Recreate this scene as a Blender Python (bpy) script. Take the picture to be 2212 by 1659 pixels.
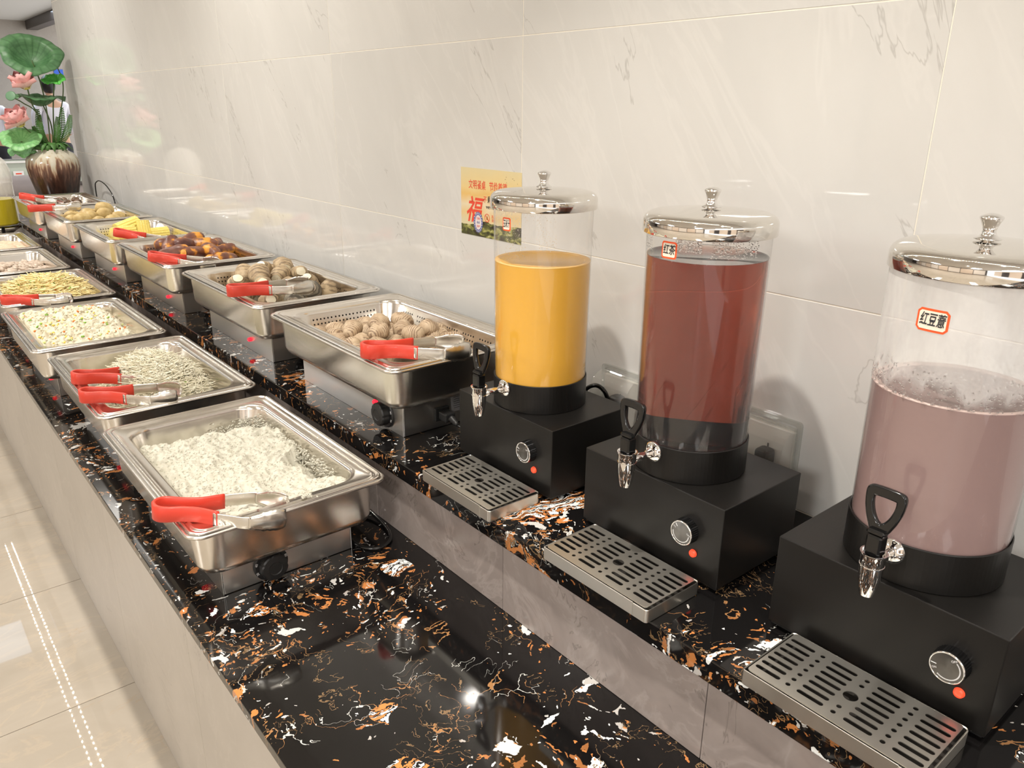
import bpy, bmesh, math, random
import numpy as np
from mathutils import Vector, Matrix, noise
random.seed(7); rng = np.random.default_rng(7)
PI = math.pi
for o in list(bpy.data.objects): bpy.data.objects.remove(o)
SC = bpy.context.scene
COL = SC.collection

# ------------------------------------------------------------------ camera
CAMZ = 1.375
cam_d = bpy.data.cameras.new('camera'); cam = bpy.data.objects.new('camera', cam_d); COL.objects.link(cam)
cam_d.sensor_width = 36.0; cam_d.lens = 1681.92/2212*36.0; cam_d.clip_start = 0.02
RR = [[0.77240183, -0.63507434, 0.00871742], [-0.20611955, -0.26362574, -0.94234611], [0.60075798, 0.72607303, -0.33452624]]
cam.matrix_world = Matrix(((RR[0][0], -RR[1][0], -RR[2][0], 0), (RR[0][1], -RR[1][1], -RR[2][1], 0), (RR[0][2], -RR[1][2], -RR[2][2], CAMZ), (0, 0, 0, 1)))
SC.camera = cam
# ------------------------------------------------------------------ world, lights, exposure
w = bpy.data.worlds.new('world'); SC.world = w; w.use_nodes = True
w.node_tree.nodes['Background'].inputs[0].default_value = (1.0, 0.985, 0.96, 1)
w.node_tree.nodes['Background'].inputs[1].default_value = 1.15
SC.view_settings.view_transform = 'Standard'; SC.view_settings.look = 'None'
SC.view_settings.gamma = 1.0; SC.view_settings.use_curve_mapping = False
SC.view_settings.exposure = 0.66
CEIL = 2.6
def area(name, loc, size, power, color=(1, 0.88, 0.72), shape='DISK', sy=None, spread=PI):
    d = bpy.data.lights.new(name, 'AREA'); d.shape = shape; d.size = size
    if sy: d.size_y = sy
    d.energy = power; d.color = color; d.spread = spread
    o = bpy.data.objects.new(name, d); o.location = loc; COL.objects.link(o); return o
SPOTS = [(0.28, 0.67, 6.6), (0.28, 2.5, 9.0), (0.28, 4.4, 10.0), (-1.3, 0.2, 6), (-1.3, 2.4, 6), (-1.3, 4.8, 6), (-2.9, 1.4, 6), (-2.9, 3.8, 6), (0.3, -1.5, 5), (2.4, 8.2, 8), (0.4, 8.2, 8), (0.28, -0.45, 3.2)]
for i, (x, y, p) in enumerate(SPOTS):
    area('downlight_lamp', (x, y, CEIL-0.012), 0.05 if i == 0 else 0.075, p, color=(1, 0.94, 0.86), spread=1.5 if i in (0, 11) else 2.15)
PANELS = [(-3.0, 3.0, 1.2, 0.6, 56, (1.0, 0.98, 0.95)), (-3.0, -0.6, 1.2, 0.6, 56, (1.0, 0.98, 0.95)), (-1.2, -2.4, 1.2, 0.6, 30, (1.0, 0.98, 0.95)), (0.02, 6.35, 0.6, 0.5, 1.3, (0.55, 0.76, 1.0)), (-2.2, 6.6, 1.2, 0.6, 40, (1.0, 0.98, 0.95))]  # white panels are unseen lamps added for fill; the bluish one is real
for x, y, sx_, sy_, pw, cl in PANELS:
    area('ceiling_panel_and_fill_lamp', (x, y, CEIL-0.03), sx_, pw, color=cl, shape='RECTANGLE', sy=sy_)
area('ceiling_panel_and_fill_lamp', (2.1, 12.65, CEIL-0.02), 2.4, 40, color=(0.72, 0.85, 1.0), shape='RECTANGLE', sy=1.4)

# ------------------------------------------------------------------ node helpers
def mat(name):
    m = bpy.data.materials.new(name); m.use_nodes = True
    nt = m.node_tree; b = nt.nodes['Principled BSDF']; return m, nt, b
def simple(name, col, rough=0.5, metal=0.0, **kw):
    m, nt, b = mat(name)
    b.inputs['Base Color'].default_value = (*col, 1); b.inputs['Roughness'].default_value = rough; b.inputs['Metallic'].default_value = metal
    for k, v in kw.items(): b.inputs[k.replace('_', ' ')].default_value = v
    return m
def N(nt, t, **props):
    n = nt.nodes.new(t)
    for k, v in props.items():
        if k.startswith('i_'):
            key = k[2:]; key = int(key) if key.isdigit() else key.replace('_', ' ')
            n.inputs[key].default_value = v
        else: setattr(n, k, v)
    return n
def L(nt, a, b): nt.links.new(a, b)
def ramp(nt, fac, stops):
    r = nt.nodes.new('ShaderNodeValToRGB'); e = r.color_ramp.elements
    while len(e) < len(stops): e.new(0.5)
    for el, (p, c) in zip(e, stops): el.position = p; el.color = (*c, 1) if len(c) == 3 else c
    L(nt, fac, r.inputs[0]); return r
def mixc(nt, fac, a, b):
    m = nt.nodes.new('ShaderNodeMix'); m.data_type = 'RGBA'
    for s, v in ((0, fac), (6, a), (7, b)):
        if hasattr(v, 'is_linked') or hasattr(v, 'links'): L(nt, v, m.inputs[s])
        else: m.inputs[s].default_value = v if s == 0 else (*v, 1)
    return m.outputs[2]
def mth(nt, op, a, b=None, c=None, clamp=False):
    m = nt.nodes.new('ShaderNodeMath'); m.operation = op; m.use_clamp = clamp
    for i, v in enumerate((a, b, c)):
        if v is None: continue
        if hasattr(v, 'links'): L(nt, v, m.inputs[i])
        else: m.inputs[i].default_value = v
    return m.outputs[0]
def vmth(nt, op, a, b=None, scale=None):
    m = nt.nodes.new('ShaderNodeVectorMath'); m.operation = op
    for i, v in enumerate((a, b)):
        if v is None: continue
        if hasattr(v, 'links'): L(nt, v, m.inputs[i])
        else: m.inputs[i].default_value = v
    if scale is not None: m.inputs['Scale'].default_value = scale
    return m.outputs[0]
def bump(nt, b, h, strength=0.3, dist=0.001):
    n = N(nt, 'ShaderNodeBump'); n.inputs['Strength'].default_value = strength; n.inputs['Distance'].default_value = dist
    L(nt, h, n.inputs['Height']); L(nt, n.outputs[0], b.inputs['Normal'])

# ------------------------------------------------------------------ materials
M = {}
def marble_black(name, seed):
    m, nt, b = mat(name)
    tc = N(nt, 'ShaderNodeTexCoord'); P0 = vmth(nt, 'ADD', tc.outputs['Object'], (seed, seed*0.7, 0))
    nz = N(nt, 'ShaderNodeTexNoise', i_Scale=7.0, i_Detail=2.0, i_Roughness=0.5); L(nt, P0, nz.inputs['Vector'])
    off = vmth(nt, 'SUBTRACT', nz.outputs['Color'], (0.5, 0.5, 0.5)); off = vmth(nt, 'SCALE', off, scale=0.16)
    nz2 = N(nt, 'ShaderNodeTexNoise', i_Scale=38.0, i_Detail=3.0, i_Roughness=0.6); L(nt, P0, nz2.inputs['Vector'])
    off2 = vmth(nt, 'SUBTRACT', nz2.outputs['Color'], (0.5, 0.5, 0.5)); off2 = vmth(nt, 'SCALE', off2, scale=0.035)
    P = vmth(nt, 'ADD', vmth(nt, 'ADD', P0, off), off2)
    dens = N(nt, 'ShaderNodeTexNoise', i_Scale=4.2, i_Detail=1.0); L(nt, P0, dens.inputs['Vector'])
    black = (0.0055, 0.005, 0.005); orange = (0.50, 0.19, 0.055); white = (0.78, 0.80, 0.78)
    col = None
    # (scale, radius, stretch, keep-threshold)
    layers = [(10.0, 0.24, (1.0, 1.9, 1.0), 0.88), (21.0, 0.30, (1.0, 2.2, 1.0), 0.87), (20.0, 0.27, (2.4, 1.0, 1.0), 0.90), (44.0, 0.27, (1.0, 2.4, 1.0), 0.82), (42.0, 0.25, (2.6, 1.0, 1.0), 0.84), (88.0, 0.26, (1.6, 1.0, 1.0), 0.80)]
    fine = N(nt, 'ShaderNodeTexNoise', i_Scale=55.0, i_Detail=4.0, i_Roughness=0.6, i_Distortion=1.2); L(nt, P, fine.inputs['Vector'])
    acc = black
    for i, (s, r, st, keep) in enumerate(layers):
        Q = vmth(nt, 'MULTIPLY', vmth(nt, 'ADD', P, (i*3.1, i*1.7, 0)), st)
        v = N(nt, 'ShaderNodeTexVoronoi', i_Scale=s); L(nt, Q, v.inputs['Vector'])
        sp = N(nt, 'ShaderNodeSeparateColor'); L(nt, v.outputs['Color'], sp.inputs[0])
        d = mth(nt, 'ADD', v.outputs['Distance'], mth(nt, 'MULTIPLY', mth(nt, 'SUBTRACT', fine.outputs['Fac'], 0.5), 0.62))
        inside = mth(nt, 'LESS_THAN', d, r)
        dn = mth(nt, 'ADD', sp.outputs[0], mth(nt, 'MULTIPLY', mth(nt, 'SUBTRACT', dens.outputs['Fac'], 0.5), 1.5))
        k = mth(nt, 'GREATER_THAN', dn, keep)
        fac = mth(nt, 'MULTIPLY', inside, k)
        isw = mth(nt, 'GREATER_THAN', sp.outputs[1], 0.60 if i else 0.4)
        c = mixc(nt, isw, orange, white)
        lum = mth(nt, 'MULTIPLY_ADD', sp.outputs[2], 0.75, 0.35, clamp=True)
        c = mixc(nt, lum, (0.10, 0.05, 0.025), c)
        acc = mixc(nt, fac, acc, c)
    # thin flowing threads
    for i, (s, wd, c, th) in enumerate([(9.0, 0.0035, (0.30, 0.15, 0.06), 0.57), (13.0, 0.003, (0.45, 0.45, 0.42), 0.60), (30.0, 0.008, (0.16, 0.10, 0.05), 0.54)]):
        n = N(nt, 'ShaderNodeTexNoise', i_Scale=s, i_Detail=2.5, i_Distortion=0.8); L(nt, vmth(nt, 'ADD', P, (i*5.3, 2.0, i*1.0)), n.inputs['Vector'])
        ln = mth(nt, 'LESS_THAN', mth(nt, 'ABSOLUTE', mth(nt, 'SUBTRACT', n.outputs['Fac'], 0.5)), wd)
        gt = N(nt, 'ShaderNodeTexNoise', i_Scale=11.0, i_Detail=1.0); L(nt, vmth(nt, 'ADD', P0, (i*2.3, 7.0, 0)), gt.inputs['Vector'])
        g = mth(nt, 'GREATER_THAN', gt.outputs['Fac'], th)
        acc = mixc(nt, mth(nt, 'MULTIPLY', ln, g), acc, c)
    # big banded swirls
    bg = N(nt, 'ShaderNodeTexNoise', i_Scale=5.0, i_Detail=1.5); L(nt, vmth(nt, 'ADD', P0, (1.3, 9.0, 0)), bg.inputs['Vector'])
    msk = mth(nt, 'GREATER_THAN', bg.outputs['Fac'], 0.675)
    wv = N(nt, 'ShaderNodeTexNoise', i_Scale=30.0, i_Detail=2.0, i_Distortion=2.0); L(nt, vmth(nt, 'MULTIPLY', P, (0.35, 1.4, 1)), wv.inputs['Vector'])
    bands = ramp(nt, wv.outputs['Fac'], [(0.0, black), (0.42, black), (0.43, orange), (0.50, orange), (0.51, black), (0.545, black), (0.55, white), (0.62, white), (0.63, black)])
    bands.color_ramp.interpolation = 'CONSTANT'
    acc = mixc(nt, msk, acc, bands.outputs[0])
    L(nt, acc, b.inputs['Base Color'])
    b.inputs['Roughness'].default_value = 0.06; b.inputs['Specular IOR Level'].default_value = 0.5
    return m
M['marble'] = marble_black('black_marble', 0.0)
def stone_tile(name, c1, c2, vein, vein_dark, rough, vscale=(1, 1, 1), veinw=0.012, shear=0.0):
    m, nt, b = mat(name)
    tc = N(nt, 'ShaderNodeTexCoord'); oi = N(nt, 'ShaderNodeObjectInfo')
    cx = N(nt, 'ShaderNodeCombineXYZ'); L(nt, mth(nt, 'MULTIPLY', oi.outputs['Random'], 37.0), cx.inputs[0]); L(nt, mth(nt, 'MULTIPLY', oi.outputs['Random'], 91.0), cx.inputs[1])
    P = tc.outputs['Object']
    if shear:
        s_ = N(nt, 'ShaderNodeSeparateXYZ'); L(nt, P, s_.inputs[0]); c_ = N(nt, 'ShaderNodeCombineXYZ'); L(nt, s_.outputs[0], c_.inputs[0]); L(nt, mth(nt, 'MULTIPLY_ADD', s_.outputs[2], -shear, s_.outputs[1]), c_.inputs[1]); L(nt, s_.outputs[2], c_.inputs[2]); P = c_.outputs[0]
    P = vmth(nt, 'ADD', P, cx.outputs[0]); P = vmth(nt, 'MULTIPLY', P, vscale)
    n1 = N(nt, 'ShaderNodeTexNoise', i_Scale=2.4, i_Detail=5.0, i_Roughness=0.6, i_Distortion=0.8); L(nt, P, n1.inputs['Vector'])
    c = ramp(nt, n1.outputs['Fac'], [(0.3, c1), (0.7, c2)]).outputs[0]
    n2 = N(nt, 'ShaderNodeTexNoise', i_Scale=3.2, i_Detail=5.0, i_Roughness=0.62, i_Distortion=1.0); L(nt, vmth(nt, 'ADD', P, (4, 2, 8)), n2.inputs['Vector'])
    ln = mth(nt, 'SUBTRACT', 1.0, mth(nt, 'DIVIDE', mth(nt, 'ABSOLUTE', mth(nt, 'SUBTRACT', n2.outputs['Fac'], 0.5)), veinw*2.2), clamp=True)
    c = mixc(nt, mth(nt, 'MULTIPLY', ln, 0.26), c, vein)
    n3 = N(nt, 'ShaderNodeTexNoise', i_Scale=2.1, i_Detail=6.0, i_Roughness=0.6, i_Distortion=1.2); L(nt, vmth(nt, 'ADD', P, (14, 7, 3)), n3.inputs['Vector'])
    ld = mth(nt, 'SUBTRACT', 1.0, mth(nt, 'DIVIDE', mth(nt, 'ABSOLUTE', mth(nt, 'SUBTRACT', n3.outputs['Fac'], 0.47)), veinw*0.5), clamp=True)
    n4 = N(nt, 'ShaderNodeTexNoise', i_Scale=6.0, i_Detail=2.0); L(nt, P, n4.inputs['Vector'])
    ld = mth(nt, 'MULTIPLY', ld, mth(nt, 'GREATER_THAN', n4.outputs['Fac'], 0.55))
    c = mixc(nt, mth(nt, 'MULTIPLY', ld, 0.45), c, vein_dark)
    L(nt, c, b.inputs['Base Color']); b.inputs['Roughness'].default_value = rough
    return m
M['wall'] = stone_tile('polished_wall_tile', (0.63, 0.627, 0.607), (0.695, 0.692, 0.672), (0.75, 0.745, 0.72), (0.34, 0.33, 0.31), 0.06, (1, 1.0, 0.42), 0.010, shear=0.55)
M['floor'] = stone_tile('polished_floor_tile', (0.335, 0.295, 0.24), (0.395, 0.35, 0.29), (0.50, 0.40, 0.29), (0.38, 0.29, 0.2), 0.02, (1, 2.2, 1))
M['face'] = stone_tile('counter_face_tile', (0.37, 0.335, 0.29), (0.43, 0.39, 0.34), (0.48, 0.44, 0.385), (0.22, 0.19, 0.17), 0.4, (1, 1.2, 1.2))
M['riser'] = stone_tile('riser_tile', (0.215, 0.18, 0.165), (0.33, 0.285, 0.262), (0.46, 0.41, 0.38), (0.10, 0.08, 0.07), 0.22, (2.2, 2.2, 2.2), 0.02)
M['grout'] = simple('grout', (0.42, 0.36, 0.29), 0.8)
M['grout_light'] = simple('grout_light', (0.86, 0.82, 0.72), 0.35)
def steel(name, col, rough, scale=(2, 2, 60), amt=0.12, bstr=0.05):
    m, nt, b = mat(name)
    tc = N(nt, 'ShaderNodeTexCoord'); n = N(nt, 'ShaderNodeTexNoise', i_Scale=9.0, i_Detail=4.0)
    L(nt, vmth(nt, 'MULTIPLY', tc.outputs['Object'], scale), n.inputs['Vector'])
    r = mth(nt, 'MULTIPLY_ADD', n.outputs['Fac'], amt, rough-amt/2); L(nt, r, b.inputs['Roughness'])
    b.inputs['Base Color'].default_value = (*col, 1); b.inputs['Metallic'].default_value = 1.0
    bump(nt, b, n.outputs['Fac'], bstr, 0.0004)
    return m
M['steel'] = steel('brushed_steel', (0.76, 0.73, 0.68), 0.25, (1.5, 1.5, 12), 0.06, 0.015)
M['steel_base'] = steel('satin_steel', (0.66, 0.64, 0.61), 0.33, (2, 2, 2), 0.06, 0.0)
M['steel_pan'] = steel('pan_steel', (0.78, 0.745, 0.69), 0.20, (3, 3, 12))
M['steel_tray'] = steel('tray_steel', (0.76, 0.735, 0.67), 0.36, (2, 10, 2), 0.08, 0.02)
M['steel_tong'] = steel('tong_steel', (0.72, 0.69, 0.63), 0.26, (3, 3, 3))
M['chrome'] = simple('chrome', (0.86, 0.85, 0.84), 0.035, 1.0)
M['lid_steel'] = simple('mirror_lid_steel', (0.80, 0.775, 0.73), 0.05, 1.0)
M['red'] = simple('red_silicone', (0.60, 0.042, 0.020), 0.42, 0.0, Coat_Weight=0.1)
M['black_box'] = simple('black_powder_coat', (0.0065, 0.0058, 0.0052), 0.38, 0.0, Specular_IOR_Level=0.32)
M['black_gloss'] = simple('black_gloss_plastic', (0.006, 0.006, 0.006), 0.12)
M['black_matte'] = simple('black_rubber', (0.012, 0.012, 0.012), 0.45)
M['print_white'] = simple('white_print', (0.75, 0.75, 0.75), 0.5)
M['print_black'] = simple('black_print', (0.02, 0.02, 0.025), 0.6)
M['print_red'] = simple('red_print', (0.75, 0.07, 0.03), 0.6)
M['sticker_red'] = simple('orange_red_sticker_border', (0.85, 0.10, 0.02), 0.5)
M['sticker_white'] = simple('sticker_paper', (0.80, 0.72, 0.60), 0.6)
M['label_grey'] = simple('silver_label', (0.42, 0.42, 0.43), 0.35, 0.5)
def emis(name, col, e, base=(0.2, 0, 0)):
    m = simple(name, base, 0.2); b = m.node_tree.nodes['Principled BSDF']
    b.inputs['Emission Color'].default_value = (*col, 1); b.inputs['Emission Strength'].default_value = e; return m
M['lamp_red'] = emis('red_neon_lamp', (1.0, 0.02, 0.04), 1.1, (0.5, 0.0, 0.01))
M['lamp_orange'] = emis('orange_red_lamp', (1.0, 0.08, 0.03), 0.55, (0.75, 0.05, 0.02))
M['led'] = emis('downlight_glow', (1.0, 0.9, 0.75), 9.0, (0.8, 0.8, 0.8))
M['led_strip'] = emis('led_dot_glow', (1.0, 0.93, 0.8), 110.0, (0.8, 0.8, 0.8))
M['panel_glow'] = emis('panel_glow', (0.85, 0.92, 1.0), 3.0, (0.8, 0.8, 0.8))
def thin_glass(name, frost=0.0, fz=0.212, tint=(1, 1, 1), alpha_white=0.03, gloss=1.0):
    m = bpy.data.materials.new(name); m.use_nodes = True; nt = m.node_tree; nt.nodes.clear()
    out = N(nt, 'ShaderNodeOutputMaterial'); tr = N(nt, 'ShaderNodeBsdfTransparent'); tr.inputs[0].default_value = (*tint, 1)
    gl = N(nt, 'ShaderNodeBsdfGlossy'); gl.inputs['Roughness'].default_value = 0.02
    fr = N(nt, 'ShaderNodeLayerWeight', i_Blend=0.5); mx = N(nt, 'ShaderNodeMixShader')
    L(nt, mth(nt, 'MULTIPLY_ADD', mth(nt, 'POWER', fr.outputs['Facing'], 5.0), 0.8*gloss, 0.035*gloss, clamp=True), mx.inputs[0]); L(nt, tr.outputs[0], mx.inputs[1]); L(nt, gl.outputs[0], mx.inputs[2])
    df = N(nt, 'ShaderNodeBsdfDiffuse'); df.inputs[0].default_value = (0.85, 0.84, 0.83, 1)
    mx2 = N(nt, 'ShaderNodeMixShader'); L(nt, mx.outputs[0], mx2.inputs[1]); L(nt, df.outputs[0], mx2.inputs[2])
    if frost > 0:
        tc = N(nt, 'ShaderNodeTexCoord'); n = N(nt, 'ShaderNodeTexNoise', i_Scale=9.0, i_Detail=4.0); L(nt, vmth(nt, 'MULTIPLY', tc.outputs['Object'], (3, 3, 1)), n.inputs['Vector'])
        f = mth(nt, 'MULTIPLY', mth(nt, 'MULTIPLY_ADD', n.outputs['Fac'], 1.2, 0.2, clamp=True), frost)
        sz = N(nt, 'ShaderNodeSeparateXYZ'); L(nt, tc.outputs['Object'], sz.inputs[0]); n5 = N(nt, 'ShaderNodeTexNoise', i_Scale=60.0, i_Detail=3.0); L(nt, vmth(nt, 'MULTIPLY', tc.outputs['Object'], (1, 1, 0.4)), n5.inputs['Vector'])
        up = mth(nt, 'MULTIPLY_ADD', mth(nt, 'SUBTRACT', mth(nt, 'MULTIPLY_ADD', mth(nt, 'SUBTRACT', n5.outputs['Fac'], 0.5), 0.05, sz.outputs[2]), fz), 80.0, 0.0, clamp=True)
        L(nt, mth(nt, 'MULTIPLY', f, up), mx2.inputs[0])
    else: mx2.inputs[0].default_value = alpha_white
    L(nt, mx2.outputs[0], out.inputs[0]); return m
M['glass'] = thin_glass('clear_tank_glass')
M['glass_fog'] = thin_glass('fogged_tank_glass', 0.46)
M['glass_dome'] = thin_glass('dome_plastic', 0.55, 0.29)
M['clear_plastic'] = thin_glass('clear_plastic', 0.0, 0.2, (0.93, 0.94, 0.92), 0.16, 2.2)
M['drop'] = simple('water_drop', (1, 1, 1), 0.02, 0.0, IOR=1.33, Transmission_Weight=1.0)
def tea():
    m = bpy.data.materials.new('red_tea'); m.use_nodes = True; nt = m.node_tree; b = nt.nodes['Principled BSDF']
    b.inputs['Base Color'].default_value = (1, 0.95, 0.9, 1); b.inputs['Roughness'].default_value = 0.0
    b.inputs['Transmission Weight'].default_value = 1.0; b.inputs['IOR'].default_value = 1.33
    v = N(nt, 'ShaderNodeVolumeAbsorption'); v.inputs[0].default_value = (0.71, 0.235, 0.04, 1); v.inputs['Density'].default_value = 26.0
    L(nt, v.outputs[0], nt.nodes['Material Output'].inputs['Volume']); return m
M['tea'] = tea()
M['juice'] = simple('orange_juice', (0.77, 0.41, 0.03), 0.25)
M['milk'] = simple('pale_purple_drink', (0.30, 0.205, 0.195), 0.22)
M['yellow_juice'] = simple('yellow_juice', (0.62, 0.50, 0.02), 0.3)

# ------------------------------------------------------------------ geometry helpers
def link(name, me, m=None, parent=None, loc=(0, 0, 0), rot=(0, 0, 0), smooth=False, mods=()):
    o = bpy.data.objects.new(name, me); COL.objects.link(o)
    if m is not None:
        for mm in (m if isinstance(m, (list, tuple)) else [m]): me.materials.append(mm)
    if parent: o.parent = parent
    o.location = loc; o.rotation_euler = rot
    if smooth:
        for p in me.polygons: p.use_smooth = True
    return o
def pyd(v, f):
    me = bpy.data.meshes.new('mesh'); me.from_pydata([tuple(p) for p in v], [], f); me.update(); return me
def nmesh(v, f, mi=None):
    """numpy verts (N,3), faces (M,k) quickly"""
    me = bpy.data.meshes.new('mesh'); f = np.asarray(f); k = f.shape[1]
    me.vertices.add(len(v)); me.vertices.foreach_set('co', np.asarray(v, np.float32).ravel())
    me.loops.add(f.size); me.loops.foreach_set('vertex_index', f.astype(np.int32).ravel())
    me.polygons.add(len(f)); me.polygons.foreach_set('loop_start', np.arange(0, f.size, k, dtype=np.int32)); me.polygons.foreach_set('loop_total', np.full(len(f), k, np.int32))
    if mi is not None: me.polygons.foreach_set('material_index', np.asarray(mi, np.int32))
    me.update(calc_edges=True); return me
def bm_mesh(bm):
    me = bpy.data.meshes.new('mesh'); bm.normal_update(); bm.to_mesh(me); bm.free(); return me
def box_bm(size, bev=0.0, seg=2, center=(0, 0, 0), bm=None):
    own = bm is None
    if own: bm = bmesh.new()
    r = bmesh.ops.create_cube(bm, size=1.0)
    for v in r['verts']: v.co = Vector((v.co.x*size[0]+center[0], v.co.y*size[1]+center[1], v.co.z*size[2]+center[2]))
    if bev > 0:
        es = {e for v in r['verts'] for e in v.link_edges}
        bmesh.ops.bevel(bm, geom=list(es), offset=bev, segments=seg, affect='EDGES', profile=0.5)
    return bm
def box(size, bev=0.0, seg=2, center=(0, 0, 0)): return bm_mesh(box_bm(size, bev, seg, center))
def boxes(lst, bev=0.0):
    bm = bmesh.new()
    for s, c in lst: box_bm(s, bev, 1, c, bm)
    return bm_mesh(bm)
def lathe(prof, n=48, cap0=False, cap1=False, M4=None):
    v = []; f = []
    for r, z in prof:
        for i in range(n): a = 2*PI*i/n; v.append(Vector((r*math.cos(a), r*math.sin(a), z)))
    k = len(prof)
    for j in range(k-1):
        for i in range(n): f.append((j*n+i, j*n+(i+1) % n, (j+1)*n+(i+1) % n, (j+1)*n+i))
    if cap0: f.append(tuple(range(n))[::-1])
    if cap1: f.append(tuple((k-1)*n+i for i in range(n)))
    if M4 is not None: v = [M4 @ p for p in v]
    return pyd(v, f)
def tube(path, r, n=8, cyclic=False):
    path = [Vector(p) for p in path]; v = []; f = []; m = len(path); up = Vector((0, 0, 1)); nrm = None
    for i, p in enumerate(path):
        a = path[(i-1) % m] if (i or cyclic) else p; b = path[(i+1) % m] if (i < m-1 or cyclic) else p
        t = (b-a).normalized()
        if nrm is None: nrm = t.orthogonal().normalized()
        nrm = (nrm-t*nrm.dot(t)).normalized(); bn = t.cross(nrm)
        rr = r[i] if isinstance(r, (list, tuple)) else r
        for k in range(n): a_ = 2*PI*k/n; v.append(p+(nrm*math.cos(a_)+bn*math.sin(a_))*rr)
    for i in range(m if cyclic else m-1):
        for k in range(n): i2 = (i+1) % m; f.append((i*n+k, i*n+(k+1) % n, i2*n+(k+1) % n, i2*n+k))
    if not cyclic: f.append(tuple(range(n))[::-1]); f.append(tuple((m-1)*n+k for k in range(n)))
    return pyd(v, f)
def catmull(pts, n=8):
    pts = [Vector(p) for p in pts]; out = []; P = [pts[0]*2-pts[1]]+pts+[pts[-1]*2-pts[-2]]
    for i in range(1, len(P)-2):
        for k in range(n):
            t = k/n; a, b, c, d = P[i-1], P[i], P[i+1], P[i+2]
            out.append(0.5*((2*b)+(c-a)*t+(2*a-5*b+4*c-d)*t*t+(3*b-a-3*c+d)*t**3))
    out.append(pts[-1]); return out
def rrect(hx, hy, r, n=6):
    r = min(r, hx-1e-4, hy-1e-4); pts = []
    for cx, cy, a0 in ((hx-r, hy-r, 0), (-hx+r, hy-r, PI/2), (-hx+r, -hy+r, PI), (hx-r, -hy+r, 1.5*PI)):
        for k in range(n+1): a = a0+PI/2*k/n; pts.append((cx+r*math.cos(a), cy+r*math.sin(a)))
    return pts
def rloft(rings, n=6, cap0=False, cap1=False, skip=None):
    """rings (hx,hy,r,z); skip = (j0, set of side spans left open)"""
    v = []; f = []; K = 4*(n+1)
    for hx, hy, r, z in rings: v += [(x, y, z) for x, y in rrect(hx, hy, r, n)]
    for j in range(len(rings)-1):
        for i in range(K):
            if skip and j in skip and (i+1) % (n+1) == 0: continue
            f.append((j*K+i, j*K+(i+1) % K, (j+1)*K+(i+1) % K, (j+1)*K+i))
    if cap0: f.append(tuple(range(K))[::-1])
    if cap1: f.append(tuple((len(rings)-1)*K+i for i in range(K)))
    return v, f, K
def to_mesh(o):
    bpy.context.view_layer.update(); dg = bpy.context.evaluated_depsgraph_get()
    me = bpy.data.meshes.new_from_object(o.evaluated_get(dg)); d = o.data; bpy.data.objects.remove(o)
    me.materials.clear(); return me
def plate(outline, holes, thick=0.0, bev=0.0):
    cu = bpy.data.curves.new('c', 'CURVE'); cu.dimensions = '2D'; cu.fill_mode = 'BOTH'; cu.extrude = thick/2; cu.bevel_depth = bev; cu.bevel_resolution = 1
    for pts in [outline]+list(holes):
        s = cu.splines.new('POLY'); s.points.add(len(pts)-1); s.use_cyclic_u = True
        for p, q in zip(s.points, pts): p.co = (q[0], q[1], 0, 1)
    o = bpy.data.objects.new('c', cu); COL.objects.link(o); return to_mesh(o)
def circ(cx, cy, r, n=10): return [(cx+r*math.cos(2*PI*i/n), cy+r*math.sin(2*PI*i/n)) for i in range(n)]
def text_mesh(s, size, extr=0.0, shear=0.0, offset=0.0, align='CENTER'):
    c = bpy.data.curves.new('t', 'FONT'); c.body = s; c.size = size; c.extrude = extr; c.shear = shear; c.offset = offset; c.align_x = align; c.align_y = 'CENTER'; c.resolution_u = 3
    o = bpy.data.objects.new('t', c); COL.objects.link(o); return to_mesh(o)
def xf(me, fn):
    for v in me.vertices: v.co = fn(v.co)
    me.update(); return me
def thing(name, label, cat, loc=(0, 0, 0), rot=(0, 0, 0), group=None):
    o = bpy.data.objects.new(name, None); COL.objects.link(o); o.location = loc; o.rotation_euler = rot; o.empty_display_size = 0.05
    o['label'] = label; o['category'] = cat
    if group: o['group'] = group
    return o
def tag(o, label, cat, group=None, kind=None):
    o['label'] = label; o['category'] = cat
    if group: o['group'] = group
    if kind: o['kind'] = kind
    return o
def struct(name, me, m=None, loc=(0, 0, 0), label=None, parent=None):
    o = link(name, me, m, parent, loc); o['kind'] = 'structure'
    if label: o['label'] = label
    return o
def join_np(parts):
    """parts: list of (verts Nx3, faces MxK same K, mat index) -> mesh"""
    vs = []; fs = []; mi = []; off = 0
    for v, f, m in parts:
        vs.append(v); fs.append(np.asarray(f)+off); mi.append(np.full(len(f), m)); off += len(v)
    return nmesh(np.concatenate(vs), np.concatenate(fs), np.concatenate(mi))

# ------------------------------------------------------------------ dimensions
WX = 1.06; YEND = 5.335; ZB = CAMZ-0.603; ZL = CAMZ-0.763; XB = 0.655; XR = 0.667; XF = 0.262; XFACE = 0.290
Y0 = -1.6; YC = 5.335
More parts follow.
